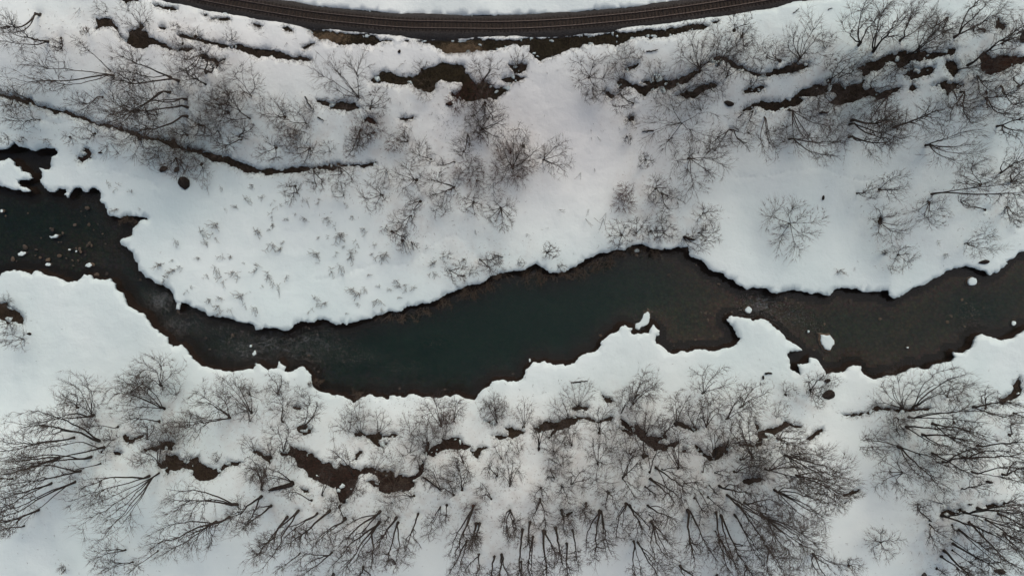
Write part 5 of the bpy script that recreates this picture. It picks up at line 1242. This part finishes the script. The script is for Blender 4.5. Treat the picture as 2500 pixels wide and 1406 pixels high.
# snow-capped rocks in the stream
def capped(name, t, outline, lb, h=0.45):
    pts = [np.array(at_height(*px(t, outline[i], outline[i + 1]), WATER_Z + h)[:2]) for i in range(0, len(outline), 2)]
    c = np.mean(pts, 0)
    rr = rough([p - c for p in pts], 0.06, 0.18, prng)
    rr = np.array(rr); n = len(rr)
    root = tag(empty(name, (c[0], c[1], WATER_Z)), lb, 'rock', 'snow-capped rocks in the river')
    def dome(rings, mat, nm, smooth):
        V, F = [], []
        for s_, z_ in rings:
            jit = prng.normal(0, 0.012, (n, 1))
            V.append(np.column_stack([rr * s_, z_ + jit]))
        V = np.concatenate(V + [np.array([[0, 0, rings[-1][1] + 0.02]])])
        for k_ in range(len(rings) - 1):
            for i in range(n):
                j = (i + 1) % n
                F.append((k_ * n + i, k_ * n + j, (k_ + 1) * n + j)); F.append((k_ * n + i, (k_ + 1) * n + j, (k_ + 1) * n + i))
        k_ = len(rings) - 1
        for i in range(n): F.append((k_ * n + i, k_ * n + (i + 1) % n, len(V) - 1))
        m_ = mesh_np(nm, V, np.array(F), mat, smooth)
        return obj(nm, m_, root)
    dome([(1.3, -0.5), (1.22, -0.02), (1.08, 0.10), (0.9, 0.2)], M['rock'], 'rock', False)
    dome([(0.96, 0.12), (1.0, h * 0.6), (0.97, h * 0.8), (0.85, h * 0.95), (0.5, h)], M['snow'], 'snow_cap', True)
def circ(x, y, r, ry=None, n=9):
    ry = ry or r; o = []
    for i in range(n):
        a = i * 6.283 / n; k_ = random.uniform(0.85, 1.12)
        o += [x + r * k_ * math.cos(a), y + ry * k_ * math.sin(a)]
    return o[:]
for t, ol, lb in (
    ('G', [1000, 880, 1018, 900, 1010, 960, 970, 990, 935, 1012, 910, 1000, 918, 965, 945, 955, 970, 905], 'long snow-covered slab off the snow headland of the pool'),
    ('H', [425, 1045, 455, 1050, 490, 1048, 520, 1085, 522, 1110, 490, 1157, 455, 1150, 430, 1115], 'large oval snow-capped rock in the right river bend'),
    ('H', circ(1510, 665, 31), 'round snow-capped rock near the north bank at right'), ('H', circ(1806, 965, 17), 'small snow-capped rock near the right frame edge'),
    ('G', circ(1724, 872, 26), 'round snow-capped rock at the narrows right of the pool'), ('H', circ(335, 1023, 9), 'tiny snow-capped stone left of the large oval rock'),
    ('E', [125, 465, 150, 450, 183, 462, 160, 482, 130, 482], 'flat snow-capped stone left of the boulder cluster'), ('E', [350, 340, 375, 345, 395, 328, 415, 335, 405, 348, 360, 358], 'narrow snow-capped stone above the boulder cluster'),
    ('E', circ(340, 545, 20, 12), 'small snow-capped stone near the south edge of the left shallows'), ('E', [605, 560, 615, 540, 640, 530, 655, 550, 640, 563], 'snow-capped stone beside a brown boulder near the left south bank'),
    ('E', [1800, 1180, 1825, 1158, 1832, 1185, 1815, 1197], 'triangular snow-capped stone in the rapids'), ('E', circ(1792, 1127, 9), 'tiny snow-capped stone at the head of the rapids'),
    ('G', circ(922, 445, 20, 14), 'snow-dusted stone at the top of the pool'), ('G', circ(157, 1230, 7, 14), 'upright snow-dusted stone at the south edge of the pool'),
    ('E', circ(10, 162, 10, 12), 'snow-capped stone at the left frame edge'), ('E', circ(495, 438, 9, 6), 'tiny snow-dusted stone inside the boulder cluster'), ('E', circ(543, 450, 6, 8), 'tiny snow-dusted stone right in the boulder cluster'),
    ('H', circ(1045, 1138, 9, 5), 'tiny snow-dusted stone in the middle of the right bend')):
    capped('snow_capped_rock', t, ol, lb, 0.5 if len(ol) > 10 and max(ol[::2]) - min(ol[::2]) > 45 else 0.3)

# fallen logs
def log_obj(t, x0, y0, x1, y1, wpx, lb, snowy=False):
    a = np.array(ground(*px(t, x0, y0))); b = np.array(ground(*px(t, x1, y1)))
    r_ = wpx / K / PPM / 2
    a[2] += 0.40 + r_ * 0.5; b[2] += 0.40 + r_ * 0.5
    s = np.linspace(0, 1, 9)[:, None]
    pl = a + (b - a) * s + np.cumsum(RNG.normal(0, 0.05, (9, 3)), 0) * np.array((1, 1, 0.3))
    root = tag(empty('fallen_log', a), lb, 'log', 'fallen logs in the snow')
    pl = (pl - a)[None]
    R = (r_ * (1.1 - 0.5 * np.linspace(0, 1, 9)))[None]
    R[:, 0] *= 0.75; R[:, -1] *= 0.3
    obj('trunk', mesh_np('trunk', *tubes(pl, R, 7), M['dark'], True), root)
    rng = np.random.default_rng(int(x0))
    a1, R1 = grow(pl, R, 4, 0.3, 0.9, lambda t_: 0.25 * np.linalg.norm(b - a) * np.ones_like(t_), 40, 3, 0.15, 0.0, rng, 0.4, 0.012)
    obj('branch_stubs', mesh_np('branch_stubs', *tubes(a1, R1, 3), M['dark']), root)
for args in (('C', 985, 378, 1068, 368, 9, 'short fallen log on the snow above the twisted soil band'), ('C', 1038, 942, 955, 948, 11, 'short dark log lying beneath the twisted soil band'),
             ('J', 295, 735, 125, 795, 34, 'thick dark fallen trunk left of the big red soil gash'), ('H', 15, 1322, 68, 1316, 16, 'short log half buried in the snow headland'),
             ('K', 450, 20, 565, 5, 10, 'thin bowed log on the snow above the shrubs'), ('D', 405, 810, 475, 795, 16, 'short dark log beneath the long upper right earth scar'),
             ('F', 1720, 475, 1785, 480, 8, 'thin stick lying on snow above the pool bank'), ('G', 1250, 352, 1330, 366, 22, 'stout dark stump lying at the pool corner'),
             ('B', 460, 848, 510, 865, 9, 'short stick under the soil slot'), ('B', 370, 700, 420, 800, 9, 'thin curved stick left of the soil slot'), ('D', 215, 108, 262, 80, 6, 'thin stick on the snow below the railway at right'),
             ('D', 470, 82, 502, 66, 6, 'short stick on the snow right of the railway stick'), ('L', 1460, 890, 1478, 880, 12, 'small dark log end above the bottom right stand'),
             ('J', 1205, 690, 1340, 790, 12, 'thin leaning log right of the big red soil gash'), ('C', 1635, 850, 1690, 812, 8, 'dark stick left of the long upper right earth scar')):
    log_obj(*args)

# ------------------------------------------------------------------ grass on bare ground, twig litter
def blades(name, pts, zfn, mat, lmin, lmax, wid, lean, lb, seed):
    rng = np.random.default_rng(seed)
    n = len(pts); pts = np.array(pts)
    z = np.array([zfn(x, y) for x, y in pts])
    a = rng.uniform(0, 6.28, n); L = rng.uniform(lmin, lmax, n)
    dirv = np.column_stack([np.cos(a), np.sin(a), rng.uniform(0.2, 1.1, n)]) + np.array(lean)
    dirv /= np.linalg.norm(dirv, axis=1)[:, None]
    b = np.column_stack([pts, z])
    Pl = np.stack([b, b + dirv * L[:, None] * 0.55, b + dirv * L[:, None] + np.array((0, 0, -0.12)) * L[:, None]], 1)
    R = np.tile(np.array([1.0, 0.75, 0.2]) * wid, (n, 1)) * rng.uniform(0.7, 1.3, (n, 1))
    return tag(obj(name, mesh_np(name, *spikes(Pl, R * 1.5), mat)), lb, kind='stuff')
def scatter(poly, dens, rng):
    p = np.array(poly); x0, y0 = p.min(0); x1, y1 = p.max(0)
    n = int((x1 - x0) * (y1 - y0) * dens)
    q_ = np.column_stack([rng.uniform(x0, x1, n), rng.uniform(y0, y1, n)])
    return q_[inside_poly(poly, q_[:, 0], q_[:, 1])]
srng = np.random.default_rng(21)
gp, sp_, rp_ = [], [], []
for keyname, poly in patch_polys:
    dens = {'verge': 30, 'moss': 28, 'brown': 20, 'red': 14, 'rust': 22}[keyname]
    pts = scatter(poly, dens, srng)
    if keyname == 'verge':
        uu, vv = to_px(pts[:, 0], pts[:, 1], 5.0)
        st = np.zeros(len(pts), bool)
        for (cx, cy, rx, ry) in ((808, 94, 34, 9), (1115, 118, 36, 11), (1150, 118, 20, 9)):
            st |= srng.uniform(size=len(pts)) < np.exp(-((uu - cx) / rx) ** 2 - ((vv - cy) / ry) ** 2) * 1.2
        sp_.append(pts[st]); gp.append(pts[~st])
    elif keyname in ('red', 'rust'): rp_.append(pts)
    else: gp.append(pts)
fr_ = np.concatenate([np.array(p)[::2] for _, p in patch_polys])
fr_ = np.repeat(fr_, 3, 0); fr_ = fr_ + srng.normal(0, 0.38, fr_.shape)
blades('fringe_twigs', fr_, lambda x, y: float(terrain(x, y)) + 0.22, M['twig'], 0.25, 0.8, 0.013, (0, -0.2, 0.3), 'dead stalks along the edges of the bare ground', 9)
tz = lambda x, y: float(terrain(x, y)) - 0.02
blades('dry_grass', np.concatenate(gp), tz, M['grass'], 0.3, 1.0, 0.019, (0, -0.7, 0), 'matted dead grass on the bare dark banks', 1)
spp = np.concatenate(sp_); spp = np.repeat(spp, 8, 0) + srng.normal(0, .15, (len(spp) * 8, 2))
blades('straw', spp, tz, M['straw'], 0.4, 0.9, 0.018, (0, -1.2, 0), 'pale straw hanging on the railway verge', 2)
blades('bracken', np.concatenate(rp_), tz, M['redtwig'], 0.3, 1.0, 0.019, (0, -0.3, 0), 'reddish dead plants on the bare soil gashes', 3)

# scraps of snow left on the bare ground and the ballast shoulders
def scraps(pts, zfn, seed):
    rng = np.random.default_rng(seed); V, F = [], []; o = 0; n = 9
    for x, y in pts:
        r_ = min(0.75, 0.10 + rng.exponential(0.16)); st_ = rng.uniform(0.5, 1.8); an = rng.uniform(-0.5, 0.5)
        a_ = np.arange(n) * 2 * math.pi / n
        rr2 = r_ * rng.uniform(0.55, 1.25, n)
        X = np.cos(a_) * rr2 * st_; Y = np.sin(a_) * rr2 / st_ ** 0.5
        X, Y = X * math.cos(an) - Y * math.sin(an), X * math.sin(an) + Y * math.cos(an)
        z = zfn(x, y)
        V.append(np.concatenate([np.column_stack([x + X, y + Y, np.full(n, z - 0.1)]), np.column_stack([x + X * .8, y + Y * .8, np.full(n, z + 0.10)]), [[x, y, z + 0.14]]]))
        for i in range(n):
            j = (i + 1) % n
            F += [(o + i, o + j, o + n + j), (o + i, o + n + j, o + n + i), (o + n + i, o + n + j, o + 2 * n)]
        o += 2 * n + 1
    return tag(obj('snow_scraps', mesh_np('snow_scraps', np.concatenate(V), np.array(F), M['snow'], True)), 'small scraps of melting snow left on bare ground', kind='stuff')
sc_ = []
for keyname, poly in patch_polys:
    e_ = np.array(poly)[::4]
    sc_.append(e_[srng.uniform(size=len(e_)) < (0.08 if keyname in ('verge', 'moss') or len(poly) > 600 else 0.15)] + 0)
    sc_[-1] = sc_[-1] + srng.normal(0, 0.42, sc_[-1].shape)
sc_.append(up[::3] + srng.normal(0, 0.2, up[::3].shape)); sc_.append(lo[::3] + srng.normal(0, 0.2, lo[::3].shape))
sc_ = np.concatenate(sc_); sc_ = sc_[(np.abs(sc_[:, 0]) < 95) & (np.abs(sc_[:, 1]) < 55)]
scraps(sc_, lambda x, y: float(terrain(x, y)) + 0.04, 5)

# litter: small bits of bark and twig dropped on the snow under the trees
lp = []
for i, p in enumerate(bases):
    r_ = {'T': 5, 'M': 4, 'R': 3.5}.get(tree_data[i][0], 2.5)
    n = 18
    lp.append(p[:2] + srng.normal(0, r_ * 0.6, (n, 2)))
for cx, cy, sx, n in ((930, 1010, 60, 260), (1035, 990, 40, 160), (1290, 1010, 60, 120), (1100, 300, 30, 120), (1900, 1020, 60, 60)):
    g = ground(cx, cy); lp.append(np.array(g[:2]) + srng.normal(0, sx / PPM, (n, 2)))
lp = np.concatenate(lp)
keep = np.ones(len(lp), bool)
for poly in holes:
    a_ = np.array(poly); x0, y0 = a_.min(0); x1, y1 = a_.max(0)
    s_ = (lp[:, 0] > x0) & (lp[:, 0] < x1) & (lp[:, 1] > y0) & (lp[:, 1] < y1)
    if s_.any(): keep[s_] &= ~inside_poly(poly, lp[s_, 0], lp[s_, 1])
lp = lp[keep]
blades('twig_litter', lp, lambda x, y: float(terrain(x, y)) + 0.42, M['dark'], 0.10, 0.6, 0.017, (0, 0, -0.5), 'dark bits of twig and bark scattered on the snow', 4)
